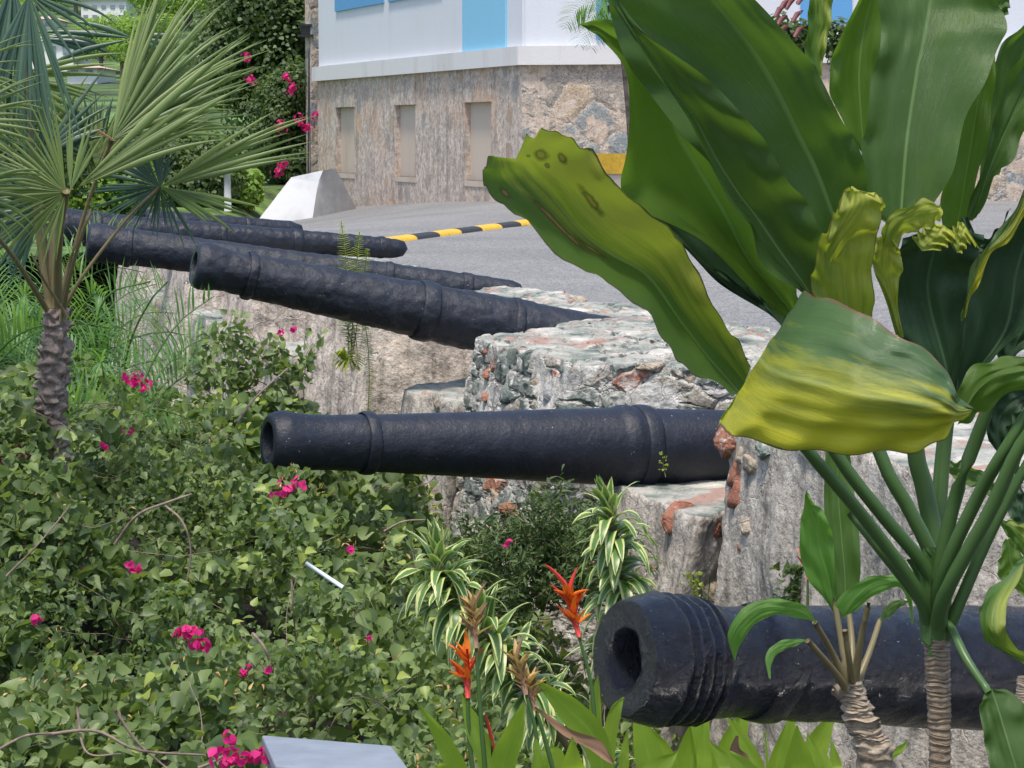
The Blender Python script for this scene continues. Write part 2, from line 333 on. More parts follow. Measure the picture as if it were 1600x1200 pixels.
M['orange'] = leafmat('orange_petal', (.70,.13,.01), (.85,.24,.02), .3, .45, tcol=(.5,.1,.01))
M['redbract'] = leafmat('red_bract', (.52,.03,.02), (.65,.07,.05), .2, .4, tcol=(.4,.03,.02))
M['dry'] = leafmat('dry_leaf', (.17,.08,.045), (.33,.20,.13), .15, .7)
M['dryflower'] = leafmat('dry_flower', (.40,.20,.07), (.62,.45,.20), .2, .6)
M['ti_scar'] = leafmat('ti_leaf_scarred', (.046,.110,.020), (.095,.170,.028), .30, .40, 'blade', mid=(.20,.30,.08), vein=50, edge=(.07,.03,.035), wear_glow=(.38, 1.0, (.46,.46,.06), 1.0, .7), scars=[(.70,.80,.055,.05,.2), (.74,.55,.03,.045,-.3), (.66,.72,.02,.015,0), (.80,.70,.03,.02,.3), (.30,.56,.035,.10,.1), (.38,.46,.03,.05,.2), (.12,.70,.03,.03,0), (.62,.86,.02,.02,0)])
def trunkmat(name, c1, c2, ring, dist=1.5):
    t = NT(name); uv = t.n('UVMap'); sx = t.n('SeparateXYZ'); t.setin(sx, 0, uv.outputs[0])
    o = t.obj(); cb = t.n('CombineXYZ'); t.setin(cb, 2, t.math('ADD', t.math('MULTIPLY', sx.outputs[1], float(ring)), t.math('MULTIPLY', t.noise(o, 9, 3), dist)))
    r = t.noise(cb.outputs[0], 1.0, 3, .8); f = t.noise(o, 90, 6, .7)
    c = t.ramp(t.math('ADD', t.math('MULTIPLY', r, .7), t.math('MULTIPLY', f, .35)), [(.38, tuple(q*.3 for q in c1)), (.48, c1), (.66, c2)])
    t.set(Base_Color=c, Roughness=.8, Normal=t.bump(t.math('ADD', r, t.math('MULTIPLY', f, .4)), .8, .006)); return t.m
M['ti_trunk'] = trunkmat('ringed_trunk', (.20,.14,.09), (.42,.33,.24), 75)
M['ti_trunk2'] = trunkmat('knobbly_trunk', (.24,.18,.12), (.50,.42,.33), 22, 3)
M['palm_trunk'] = trunkmat('palm_fibre_trunk', (.17,.13,.11), (.33,.27,.23), 22, 9)
# ================================================================== the ground, terrace and hill
def road_z(x, y):
    z = -1.2+.0125*(x-1.5)+.004*(y-13.7)
    return z-.13*max(0, -x-.4)*min(1, max(0, (y-28)/10))-.0045*max(0, x-3)
WP = [(3.6, 3.2), (2.13, 7.25), (.654, 11.77), (-.56, 14.8), (-1.75, 17.8), (-2.75, 20.9), (-3.7, 24.0), (-4.8, 28.0)]
def wall_x(y):
    for (xa, ya), (xb, yb) in zip(WP, WP[1:]):
        if y <= yb or (xb, yb) == WP[-1]: return xa+(xb-xa)*(y-ya)/(yb-ya)
mb = MB(); ys = list(np.arange(1.5, 60, 1.5)); G = []
for y in ys:
    x0 = wall_x(y)+1.35 if y < 29 else -5.9
    G.append([(x0+(60-x0)*(i/30)**2, y, road_z(x0+(60-x0)*(i/30)**2, y)) for i in range(31)])
mb.grid(G); tag(mb.build('road', M['asphalt']), kind='structure')
mb = MB(); mb.grid([[(x, y, -3.5) for x in np.linspace(-900, 900, 7)] for y in np.linspace(-300, 1500, 7)])
tag(mb.build('ground', M['soil_shade']), kind='structure')
def hill_z(x, y):
    z = -3.48
    z = float(np.interp(y, [28, 46, 85, 124, 150, 205, 300, 520], [-3.48, -1.6, .5, 2.6, 4.3, 9.6, 25, 75]))
    if x > -5: z -= 1.6*sm(-5, -2, x)*sm(60, 46, y)
    z += 3*mnoise.noise(Vector((x*.02, y*.02, 0)))*sm(60, 120, y)
    return z
mb = MB(); ysq = np.concatenate([np.arange(29, 60, 2.0), np.arange(60, 520, 10)])
mb.grid([[(x, y, hill_z(x, y)) for x in np.linspace(-260, 260, 90)] for y in ysq]); tag(mb.build('hill', M['hill']), kind='structure')
mb = MB(); mb.grid([[(x, y, hill_z(x, y)+.02+.03*random.random()) for x in np.linspace(-26, -5.2, 4)] for y in np.arange(61, 66, 2.0)])
mb.grid([[(x, y, (-1.62+.045*max(0, y-40))*(1-sm(-7, -16, x))+(hill_z(-16, y)-.05)*sm(-7, -16, x)+.05*mnoise.noise(Vector((x, y, 0)))-.5*sm(-5.6, -4.8, x)*sm(50, 47.5, y)) for x in np.linspace(-24, -3.4, 44)] for y in np.arange(31, 70, 1.5)])
tag(mb.build('lawn', M['grass']), kind='structure')
# ================================================================== battery wall
WALL = thing('stone_wall', (.654, 11.77, -3.5), 'long rubble stone battery wall with patched plaster, carrying the row of black cannons', 'wall')
def block(name, bot, top, zb, zt, mats, res=.03, seg='', rough=.0):
    """hexahedron; bot/top = 4 plan corners (outer-far, outer-near, inner-near, inner-far), zt one height per corner"""
    B = [np.array((*p, zb)) for p in bot]; T = [np.array((*p, z)) for p, z in zip(top, zt)]
    bm = bmesh.new(); uvd = {}
    ln = np.linalg.norm; cnt = [max(2, int(max(ln(T[0]-T[1]), ln(B[0]-B[1]), ln(T[2]-T[3]))/res)), max(2, int(max(ln(T[1]-T[2]), ln(T[0]-T[3]), ln(B[1]-B[2]))/res)), max(2, int(max(zt)-zb)/res) if False else max(2, int((max(zt)-zb)/res))]
    def face(a, b, c, d, mi, mi_):
        a, b, c, d = map(np.array, (a, b, c, d))
        nu, nv = cnt[mi_[0]], cnt[mi_[1]]
        g = [[None]*(nu+1) for _ in range(nv+1)]
        for j in range(nv+1):
            for i in range(nu+1):
                u, v = i/nu, j/nv; g[j][i] = bm.verts.new((a*(1-u)+b*u)*(1-v)+(d*(1-u)+c*u)*v)
        for j in range(nv):
            for i in range(nu):
                f = bm.faces.new((g[j][i], g[j][i+1], g[j+1][i+1], g[j+1][i])); f.material_index = mi; f.smooth = True
    face(B[0], B[1], T[1], T[0], 0, (0, 2)); face(B[1], B[2], T[2], T[1], 1, (1, 2)); face(B[3], B[0], T[0], T[3], 1, (1, 2)); face(T[0], T[1], T[2], T[3], 2, (0, 1))
    face(B[2], B[3], T[3], T[2], 1, (0, 2))
    bmesh.ops.remove_doubles(bm, verts=bm.verts, dist=res*.3)
    for v in bm.verts:
        p = v.co; q = mnoise.noise_vector(p*2.2)*.045+mnoise.noise_vector(p*7)*.016+mnoise.noise_vector(p*19)*.006
        v.co = p+q*(1+rough)
    bmesh.ops.recalc_face_normals(bm, faces=bm.faces)
    me = bpy.data.meshes.new(name); bm.to_mesh(me); bm.free()
    o = link(name, me, mats, WALL); return o
def frame(i):
    c = np.array(WP[i]); a = np.array(WP[max(0, i-1)]); b = np.array(WP[min(len(WP)-1, i+1)]); u = (b-a)/np.linalg.norm(b-a)
    return c, u, np.array((u[1], -u[0]))
def at(i, s, n):
    c, u, nn = frame(i); return c+u*s+nn*n
RES = [.05, .028, .02, .026, .04, .05, .06, .07]
for i in range(1, len(WP)-1):       # merlon between embrasure i and i+1
    j = i+1; d = np.linalg.norm(np.array(WP[j])-np.array(WP[i])); out = 1.0 if i > 1 else 1.6
    nf = .9
    zt = -1.25 if i != 1 else -1.27
    fo = -1.12 if j == 2 else -.9; far_o, near_o, near_i, far_i = at(j, fo, 0), at(i, out, 0), at(i, .3, nf), at(j, -.3, nf)
    bt = .32
    bt = .12 if j == 2 else .32
    block('merlon', [at(j, fo, -bt), at(i, out, -bt), near_i, far_i], [far_o, near_o, near_i, far_i], -3.5, [zt, zt-.03, zt-.02, zt+.01],
          [M['plaster_warm'] if i >= 3 else M['plaster_wall'] if i == 1 else M['rubble']]*3, RES[i])
    # sill under the gun: block on the near side of the crossing
    z = -1.80 if i == 2 else -1.63
    block('sill', [at(i, 0.02, -.34), at(i, -.88, -.34), at(i, -.3, 1.0), at(i, .3, 1.0)], [at(i, 0.02, -.12), at(i, -.88 if i != 2 else -1.02, -.12), at(i, -.3, 1.0), at(i, .3, 1.0)], -3.5, [z, z-.02, z+.02, z+.02],
          [M['plaster_wall']]*3, RES[i])
    block('sill', [at(i, 1.0, -.02), at(i, 0.03, -.02), at(i, .2, 1.0), at(i, .3, 1.0)], [at(i, 1.0, .22), at(i, 0.03, .22), at(i, .2, 1.0), at(i, .3, 1.0)], -3.5, [z-.12]*4,
          [M['plaster_warm']]*3, RES[i]*1.4)
for i in range(1, len(WP)-1):       # rear strip that closes the embrasures against the road
    a0, a1 = at(i, -.0 if i > 1 else -2, nf+.0), at(i+1, 0, nf); b1, b0 = at(i+1, 0, 1.62), at(i, 0 if i > 1 else -2, 1.62)
    block('wall_core', [a1, a0, b0, b1], [a1, a0, b0, b1], -3.5, [-1.235, -1.235, road_z(*b0)+.02, road_z(*b1)+.02], [M['rubble']]*3, RES[i]*1.3)
e = at(1, 1.6, 0)
# loose and protruding stones along the crests
def stone(c, r, sq=(1, 1, .6), mat='rubble', seed=0, name='stone'):
    R2 = random.Random(seed*7+1); bm = bmesh.new(); rz = R2.uniform(0, 3.1)
    for _ in range(13):
        d_ = Vector((R2.gauss(0, 1), R2.gauss(0, 1), R2.gauss(0, 1))).normalized(); k = max(abs(d_.x), abs(d_.y), abs(d_.z)); bm.verts.new(d_*(.6+.4/k*.8))
    h = bmesh.ops.convex_hull(bm, input=bm.verts); bmesh.ops.delete(bm, geom=[v for v in bm.verts if not v.link_faces], context='VERTS')
    bmesh.ops.bevel(bm, geom=bm.edges[:], offset=.07, segments=2, affect='EDGES', clamp_overlap=True)
    bmesh.ops.triangulate(bm, faces=bm.faces[:]); bmesh.ops.subdivide_edges(bm, edges=bm.edges[:], cuts=2, use_grid_fill=True)
    for v in bm.verts:
        p = v.co.copy(); p *= 1+.12*mnoise.noise(p*2.1+Vector((seed, 0, 0)))+.07*mnoise.noise(p*6+Vector((seed, 3, 0)))
        x, y = p.x*sq[0], p.y*sq[1]; v.co = Vector((x*math.cos(rz)-y*math.sin(rz), x*math.sin(rz)+y*math.cos(rz), p.z*sq[2]))*r+Vector(c)
    for f in bm.faces: f.smooth = True
    me = bpy.data.meshes.new(name); bm.to_mesh(me); bm.free(); return link(name, me, M[mat], WALL)
def pl(name, a, b, s=7):
    t = NT(name); o = t.obj(); n1 = t.noise(o, s, 6, .65); n2 = t.noise(o, 50, 8, .7)
    c = t.mix(.5, t.ramp(n1, [(.35, a), (.65, b)]), t.ramp(n2, [(.35, tuple(q*.5 for q in a)), (.6, b)])); c = t.mix(t.ramp(t.noise(o, 21, 6), [(.6, 0.), (.68, 1.)]), c, (.5,.48,.44))
    t.set(Base_Color=c, Roughness=.9, Normal=t.bump(t.math('ADD', n1, n2), .9, .02)); M[name] = t.m
pl('red_stone', (.28,.10,.06), (.46,.21,.14)); pl('green_stone', (.13,.17,.15), (.27,.31,.28)); pl('tan_stone', (.33,.25,.17), (.55,.46,.36)); pl('grey_stone', (.22,.22,.22), (.42,.42,.42))
sm_ = ['red_stone', 'green_stone', 'green_stone', 'tan_stone', 'grey_stone']; rs = random.Random(3)
for k in range(16):                 # crest of the big merlon and its neighbours
    i = rs.choice([1, 1, 2, 2, 2, 2, 3, 3, 4]); n = rs.uniform(.0, 1.5); j = i+1
    a = at(i, 1.0-.7*min(n, .9)/.9, n); b = at(j, -.9+.6*min(n, .9)/.9, n); q = a+(b-a)*rs.random()
    stone((q[0], q[1], -1.292+.03*n), rs.uniform(.07, .14), (1.4, .9, .26), rs.choice(sm_), k)
from mathutils.bvhtree import BVHTree
bvhs = []
for o_ in list(WALL.children):
    if o_.name.split('.')[0] in ('merlon', 'sill', 'wall_core'): bvhs.append((BVHTree.FromPolygons([v.co for v in o_.data.vertices], [tuple(p_.vertices) for p_ in o_.data.polygons]), o_))
for (px, py, Y, r, m_) in [(765, 545, 13.8, .075, 'red_stone'), (768, 585, 13.7, .06, 'red_stone'), (768, 620, 13.65, .065, 'red_stone'), (832, 560, 13.0, .10, 'green_stone'), (800, 572, 13.3, .10, 'green_stone'), (805, 615, 13.2, .12, 'green_stone'),
        (842, 600, 12.95, .07, 'tan_stone'), (870, 620, 12.9, .10, 'grey_stone'), (905, 600, 12.75, .07, 'green_stone'), (925, 625, 12.7, .07, 'red_stone'), (950, 590, 12.62, .10, 'red_stone'), (995, 588, 12.58, .10, 'red_stone'), (1040, 592, 12.5, .08, 'green_stone'), (1085, 590, 12.45, .08, 'tan_stone'), (1070, 625, 12.45, .09, 'red_stone'),
        (985, 632, 12.6, .08, 'grey_stone'), (1020, 620, 12.52, .07, 'green_stone'), (1110, 612, 12.4, .08, 'grey_stone'), (895, 575, 12.9, .08, 'green_stone'),
        (1150, 688, 11.0, .12, 'red_stone'), (1168, 712, 10.95, .06, 'tan_stone'), (1190, 728, 10.85, .09, 'tan_stone'), (1168, 742, 10.95, .10, 'red_stone'), (1212, 705, 10.8, .11, 'green_stone'), (1120, 742, 11.1, .07, 'green_stone'),
        (1058, 810, 11.28, .115, 'red_stone'), (1110, 830, 11.06, .115, 'red_stone'), (1168, 775, 10.85, .10, 'red_stone'), (1178, 820, 10.8, .09, 'tan_stone'), (1172, 900, 10.6, .14, 'red_stone'), (1092, 925, 10.85, .13, 'tan_stone'), (1165, 860, 10.7, .05, 'red_stone'), (925, 845, 12.15, .13, 'red_stone'),
        (880, 800, 12.3, .10, 'green_stone'), (812, 790, 12.75, .13, 'red_stone'), (780, 775, 12.95, .07, 'tan_stone'), (850, 780, 12.5, .08, 'tan_stone'), (845, 830, 12.5, .09, 'grey_stone'), (905, 770, 12.2, .07, 'grey_stone'),
        (940, 470, 15.7, .12, 'green_stone'), (905, 475, 15.6, .08, 'tan_stone'), (975, 474, 15.6, .06, 'green_stone'), (705, 588, 14.6, .05, 'red_stone'), (660, 620, 14.9, .06, 'tan_stone'), (690, 630, 14.7, .06, 'tan_stone'), (600, 560, 15.6, .06, 'red_stone')]:
    hit = None
    for T_, BL in bvhs:
        h_ = T_.ray_cast(Vector((0, 0, 0)), P(px, py, 10).normalized())
        if h_[0] is not None and (hit is None or h_[3] < hit[3]): hit = h_
    if hit is not None: p = hit[0]+hit[0].normalized()*r*.80; stone(p, r*1.1, (1, .8, .8), m_, px)
# ================================================================== cannons
BAR = {}
def cannon(c0, c1, prof, rings, bore, mat, label, noise_a=.004, sx=0):
    """c0, c1: (px, py, Y) of the axis at the muzzle face and further back; prof: (px along the axis, radius in px)"""
    A, B = P(*c0), P(*c1); ax = B-A
    def solve(px):
        lo, hi = -1, 3
        for _ in range(50):
            m_ = (lo+hi)/2
            if PX(A+ax*m_)[0] < px: lo = m_
            else: hi = m_
        return lo
    T = [(solve(x), r) for x, r in prof]; T = [(t_*ax.length, r*(A+ax*t_).y/F_PX) for t_, r in T]
    L = ax.length; d = ax.normalized(); a = d.cross(Vector((0, 0, 1))).normalized(); b = d.cross(a); n = 96
    root = thing('cannon', A, label, 'cannon', 'black iron cannons laid in a row on the battery wall')
    br = bore*c0[2]/F_PX; t0 = T[0][0]
    pr = [(t0+.9, .01), (t0+.9, br*.9), (t0+.35, br*.93), (t0+.06, br*.97), (t0+.012, br)]+[(t0+.002, br*1.05)]+[(t0, br*1.05+(T[0][1]-br*1.05)*k/6) for k in range(1, 6)]
    dense = []
    for (ta, ra), (tb, rb) in zip(T, T[1:]):
        k = max(1, int((tb-ta)/.012)); dense += [(ta+(tb-ta)*q/k, ra+(rb-ra)*q/k) for q in range(k)]
    dense.append(T[-1]); dense.append((T[-1][0]+.06, T[-1][1]*.85)); dense.append((T[-1][0]+.10, .01))
    full = pr+dense
    def part(name, rows, par, m_=mat):
        mb = MB(); G = []
        for (t_, r) in rows:
            ring = []
            for k in range(n):
                th = 2*math.pi*k/n; p = A+d*t_+(a*math.cos(th)+b*math.sin(th))*r
                if r > br*.5:
                    q = noise_a*(mnoise.noise(p*14)+.5*mnoise.noise(p*30)+.5*mnoise.noise(p*5))
                    if t_ <= t0+.001: q *= .6
                    p = p+(a*math.cos(th)+b*math.sin(th))*q+d*q*.5
                ring.append(p)
            G.append(ring)
        mb.grid(G, closed=True); return mb.build(name, m_, par)
    tb = solve(rings[0])*L                    # muzzle section runs to its first ring
    cut = [k for k, (t_, r) in enumerate(full) if k > len(pr) and t_ >= tb][0]
    part('muzzle', full[:cut+1], root)
    part('barrel', full[cut:], root)
    for x0, x1, r in rings[1]:
        ta, tb_ = solve(x0)*L, solve(x1)*L; m2 = (ta+tb_)/2; R = r*(A+d*m2).y/F_PX
        rows = [(ta, R*.93)]+[(ta+(tb_-ta)*k/8, R*(.965+.035*math.sin(math.pi*k/8)**.5)) for k in range(9)]+[(tb_, R*.93)]
        part('ring', rows, root)
    return root
G1 = (975, 1029, 6.5); A1 = P(*G1)
prof1 = [(975, 90), (976.5, 92), (985, 96), (1003, 103), (1015, 106)]
for k in range(4): prof1 += [(1019+k*17, 107.5-k), (1023+k*17, 107-k), (1027+k*17, 99.5-k*1.2), (1031+k*17, 99.5-k)]
prof1 += [(1084, 103), (1094, 97), (1104, 90), (1130, 88), (1168, 90), (1180, 94), (1200, 93), (1215, 91), (1400, 95), (1600, 99), (1900, 106), (2000, 106)]
cannon(G1, (1700, 1048, 7.42), prof1, (1100, [(1168, 1210, 96.5)]), 47, M['iron_near'], 'nearest cannon, glossy blue-black with a thick ribbed muzzle', .0055)
cannon((418, 690, 11.0), (1125, 700, 11.97), [(418, 40), (421, 44), (432, 48), (441, 50), (452, 48), (480, 44), (520, 43.5), (560, 45), (590, 45.5), (700, 50), (850, 57), (940, 61), (956, 62), (965, 65.5), (975, 66.5), (985, 64), (1010, 61), (1125, 60), (1330, 57)],
       (560, [(564, 582, 50.5), (988, 1012, 67)]), 29, M['iron'], 'long level cannon with a smooth dark grey barrel above the bougainvillea', .0020)
cannon((303, 413, 14.3), (960, 546, 15.15), [(303, 30), (306, 34), (316, 38), (330, 37), (355, 33), (380, 33), (400, 35), (520, 39), (640, 43), (700, 45), (800, 47), (830, 47), (960, 49), (1010, 47)],
       (380, [(383, 396, 38), (650, 676, 47.5), (792, 806, 49.5)]), 20, M['iron_worn'], 'cannon tilted up with a rough pitted grey barrel, resting above the fern on the wall', .0075)
cannon((136, 378, 17.2), (780, 456, 17.9), [(136, 27), (139, 30), (150, 31), (175, 29), (250, 28), (400, 26), (560, 25), (640, 24), (780, 21), (800, 20)],
       (200, [(195, 205, 31), (600, 612, 26.5), (720, 735, 24)]), 14, M['iron_worn'], 'cannon with a flaking muzzle directly behind the pitted tilted one', .006)
cannon((86, 354, 19.8), (620, 388, 20.9), [(86, 26), (89, 29), (100, 30), (125, 28), (200, 25), (400, 20.5), (520, 18), (600, 16), (620, 14)],
       (150, [(145, 155, 29), (340, 350, 23.5), (455, 470, 21), (590, 600, 17)]), 13, M['iron'], 'cannon whose muzzle ends behind the fan palm stalks', .006)
cannon((225, 346, 22.6), (452, 362, 23.3), [(225, 17), (228, 19), (240, 20), (300, 18), (452, 17), (460, 14)],
       (270, [(268, 276, 19.5), (380, 388, 19)]), 9, M['iron'], 'farthest cannon of the row, only its low barrel showing past the fan palm', .004)
# ================================================================== building
BA, BB = np.array((-4.16, 49.6)), np.array((.16, 37.8)); BC = np.array((8.2, 36.0)); BACK = np.array((11, 56.))
BLD = thing('building', (.16, 37.8, -1.2), 'white stuccoed building with blue shutters on a stained rubble stone base across the road', 'building')
def on(A_, B_, px):
    k = (px-800)/F_PX
    t_ = (k*A_[1]-A_[0]*1.0)/((B_[0]-A_[0])-k*(B_[1]-A_[1])); return t_       # near enough: level sight lines
def wallquad(mb, A_, B_, z0, z1, off=0, th=.0, holes=()):
    d = (B_-A_)/np.linalg.norm(B_-A_); nn = np.array((d[1], -d[0]));
    if np.dot(nn, A_) > 0: nn = -nn
    a, b = A_+nn*off, B_+nn*off; a2, b2 = A_+nn*(off-th), B_+nn*(off-th)
    V = [(*a, z0), (*b, z0), (*b, z1), (*a, z1), (*a2, z0), (*b2, z0), (*b2, z1), (*a2, z1)]
    mb.add(V, [(0,1,2,3), (5,4,7,6), (1,5,6,2), (4,0,3,7), (3,2,6,7), (4,5,1,0)])
def lerp(A_, B_, t_): return A_+(B_-A_)*t_
ZB, ZL0, ZL1, ZT = -2.0, 1.10, 1.40, 6.0
ops = []
for px in (541, 634, 747):
    t_ = on(BA, BB, px); dist = (lerp(BA, BB, t_))[1]; w_ = {541: 28, 634: 31, 747: 40}[px]
    dt = (on(BA, BB, px+w_/2)-on(BA, BB, px-w_/2))/2; ops.append((t_-dt, t_+dt))
mb = MB(); ts = [0]+[q for o_ in ops for q in o_]+[1]; OZ0, OZ1 = -.82, .53
for k in range(0, len(ts)-1, 2): wallquad(mb, lerp(BA, BB, ts[k]), lerp(BA, BB, ts[k+1]), ZB, ZL0, 0, .5)
for (a, b) in ops:
    wallquad(mb, lerp(BA, BB, a), lerp(BA, BB, b), ZB, OZ0, 0, .5); wallquad(mb, lerp(BA, BB, a), lerp(BA, BB, b), OZ1, ZL0, 0, .5)
mb.build('stone_base', M['bldg_stain'], BLD, False)
mb = MB(); wallquad(mb, BB, BC, ZB, ZL0, 0, .5); wallquad(mb, BC, BACK, ZB, ZT, 0, .4); wallquad(mb, BACK, BA, ZB, ZT, -.4, .4); mb.build('stone_base', M['bldg_stone'], BLD, False)
for k, (a, b) in enumerate(ops):
    mb = MB(); wallquad(mb, lerp(BA, BB, a), lerp(BA, BB, b), OZ0, OZ1, -.10, .2); mb.build('blocked_window', M['blocked'], BLD, False)
    mb = MB(); wallquad(mb, lerp(BA, BB, a-.004), lerp(BA, BB, b+.004), OZ1, OZ1+.42, .02, .03); mb.build('lintel', M['bldg_stain'], BLD, False)
    mb = MB(); wallquad(mb, lerp(BA, BB, a-.001), lerp(BA, BB, b+.001), OZ0-.10, OZ0, .015, .16); mb.build('window_sill', M['blocked'], BLD, False)
mb = MB(); wallquad(mb, lerp(BA, BB, -.006), lerp(BA, BB, 1.004), ZL0, ZL1, .1, .5); wallquad(mb, lerp(BB, BC, -.004), BC, ZL0, ZL1+.003, .102, .5); mb.build('ledge', M['ledge'], BLD, False)
mb = MB(); wallquad(mb, BA, BB, ZL1, ZT, -.04, .4); wallquad(mb, BB, BC, ZL1, ZT, -.04, .4); mb.build('wall', M['white_wall'], BLD, False)
def shutter(A_, B_, p0, p1, z0, z1, mat, frame=.09):
    a, b = on(A_, B_, p0), on(A_, B_, p1); L = np.linalg.norm(B_-A_); f = frame/L
    mb = MB(); wallquad(mb, lerp(A_, B_, a), lerp(A_, B_, b), z0, z1, -.0, .04); s_ = mb.build('shutter', mat, BLD, False)
    mb = MB()
    wallquad(mb, lerp(A_, B_, a-f*1.6), lerp(A_, B_, a), z0-.0, z1+.1, .03, .07); wallquad(mb, lerp(A_, B_, b), lerp(A_, B_, b+f), z0, z1+.1, .03, .07); wallquad(mb, lerp(A_, B_, a), lerp(A_, B_, b), z1, z1+.1, .03, .07)
    mb.build('window_frame', M['white_trim'], s_, False)
shutter(BA, BB, 723, 789, 1.405, 4.2, M['pale_blue']); shutter(BA, BB, 526, 600, 2.5, 4.2, M['blue'], .05); shutter(BA, BB, 608, 690, 2.5, 4.2, M['blue'], .05)
shutter(BB, BC, 930, 1010, 1.5, 4.2, M['blue']); shutter(BB, BC, 1245, 1325, 1.72, 4.2, M['blue']); shutter(BB, BC, 1400, 1470, 1.72, 4.2, M['blue']); shutter(BB, BC, 1100, 1170, 1.72, 4.2, M['blue'])
mb = MB(); c_ = (BA+BB+BC+BACK)/4; R_ = [BA, BB, BC, BACK]; V = [(*(c_+(q-c_)*1.06), ZT) for q in R_]+[(*(c_+(q-c_)*.2), ZT+2.2) for q in R_]
mb.add(V, [(0,1,5,4), (1,2,6,5), (2,3,7,6), (3,0,4,7), (4,5,6,7), (3,2,1,0)]); mb.build('roof', plain('red_roof', (.34,.10,.07), .7), BLD, False)
# entrance platform with yellow edge
EP = thing('entrance_step', (2.0, 36, -1.2), 'raised step with a yellow painted edge below the building corner', 'step')
a_, b_ = P(893, 262, 35.6), P(1010, 262, 34.9)
mb = MB(); mb.add([(a_.x, a_.y, -1.4), (b_.x, b_.y-.0, -1.4), (b_.x, b_.y-.0, -.62), (a_.x, a_.y, -.62), (a_.x, a_.y+2.0, -1.4), (b_.x, b_.y+2.0, -1.4), (b_.x, b_.y+2.0, -.62), (a_.x, a_.y+2.0, -.62)],
       [(0,1,2,3), (5,4,7,6), (1,5,6,2), (4,0,3,7), (3,2,6,7)]); mb.build('step', M['blocked'], EP, False)
mb = MB(); mb.add([(a_.x-.04, a_.y-.04, -.617), (b_.x+.04, b_.y-.04, -.617), (b_.x+.04, b_.y-.04, -.31), (a_.x-.04, a_.y-.04, -.31), (a_.x-.04, a_.y+.22, -.617), (b_.x+.04, b_.y+.22, -.617), (b_.x+.04, b_.y+.22, -.31), (a_.x-.04, a_.y+.22, -.31)],
       [(0,1,2,3), (5,4,7,6), (1,5,6,2), (4,0,3,7), (3,2,6,7)]); mb.build('yellow_edge', M['yellow'], EP, False)
# speed bump
SB = thing('speed_bump', (0, 27, -1.2), 'low black rubber speed bump with yellow diagonal bands crossing the road', 'speed bump')
pa, pb = np.array((-1.62, 24.6)), np.array((1.9, 34.2)); L = np.linalg.norm(pb-pa); d = (pb-pa)/L; nn = np.array((-d[1], d[0])); nb = 15
for k in range(nb):
    mb = MB(); G = []
    t0, t1 = k*L/nb, (k+1)*L/nb-.0
    for t_ in np.linspace(t0, t1, 5):
        row = []
        for q in np.linspace(0, math.pi, 9):
            off = -math.cos(q)*.13; tt = t_+off*.55; c = pa+d*tt+nn*off; row.append((c[0], c[1], road_z(c[0], c[1])+.058*math.sin(q)**.7*(1 if k % 2 == 0 else 1.01)-.004))
        G.append(row)
    mb.grid(G); mb.build('yellow_band' if k % 2 else 'rubber_band', M['yellow'] if k % 2 else M['rubber'], SB)
# white concrete block
p = [P(393, 333, 43.2), P(400, 330, 45.8), P(455, 277, 44.3), P(505, 266, 44), P(525, 263, 44.6), P(558, 322, 45.5), P(488, 331, 43.4), P(497, 285, 43.9), P(545, 318, 46.4), P(520, 266, 45.6), P(460, 276, 45.4)]
for k_ in (0, 1, 5, 6, 8): p[k_].z = min(p[k_].z, road_z(p[k_].x, p[k_].y))-.03
mb = MB(); mb.add(p, [(0,6,7,2), (6,5,4,3,7), (2,7,3), (2,3,4,9,10), (4,5,8,9), (0,2,10,1)])
CB = mb.build('concrete_block', M['whitewash'], None, False); sv_ = CB.modifiers.new('sub', 'SUBSURF'); sv_.subdivision_type = 'SIMPLE'; sv_.levels = sv_.render_levels = 5; tx_ = bpy.data.textures.new('chips', 'CLOUDS'); tx_.noise_scale = .22; dm_ = CB.modifiers.new('chips', 'DISPLACE'); dm_.texture = tx_; dm_.strength = .012; dm_.mid_level = .6; tag(CB, 'whitewashed sloping concrete block at the edge of the road by the stone building', 'concrete block')
# lamp post
LP = thing('lamp_post', P(482, 322, 50.1), 'thin black lamp post beside the left end of the building', 'lamp post')
mb = MB(); mb.tube([P(484, 322, 50.1), P(485, 90, 50.1), P(486, 60, 50.1)], [.055, .045, .03]); mb.build('post', M['black_metal'], LP)
mb = MB(); q = P(478, 56, 50.1); mb.box(q, (.34, .34, .05)); mb.box(q+Vector((0, 0, .12)), (.2, .2, .16)); mb.box(q+Vector((0, 0, .22)), (.28, .28, .05)); mb.tube([P(498, 40, 50.1), P(486, 60, 50.1)], .02); mb.build('lantern', M['black_metal'], LP, False)
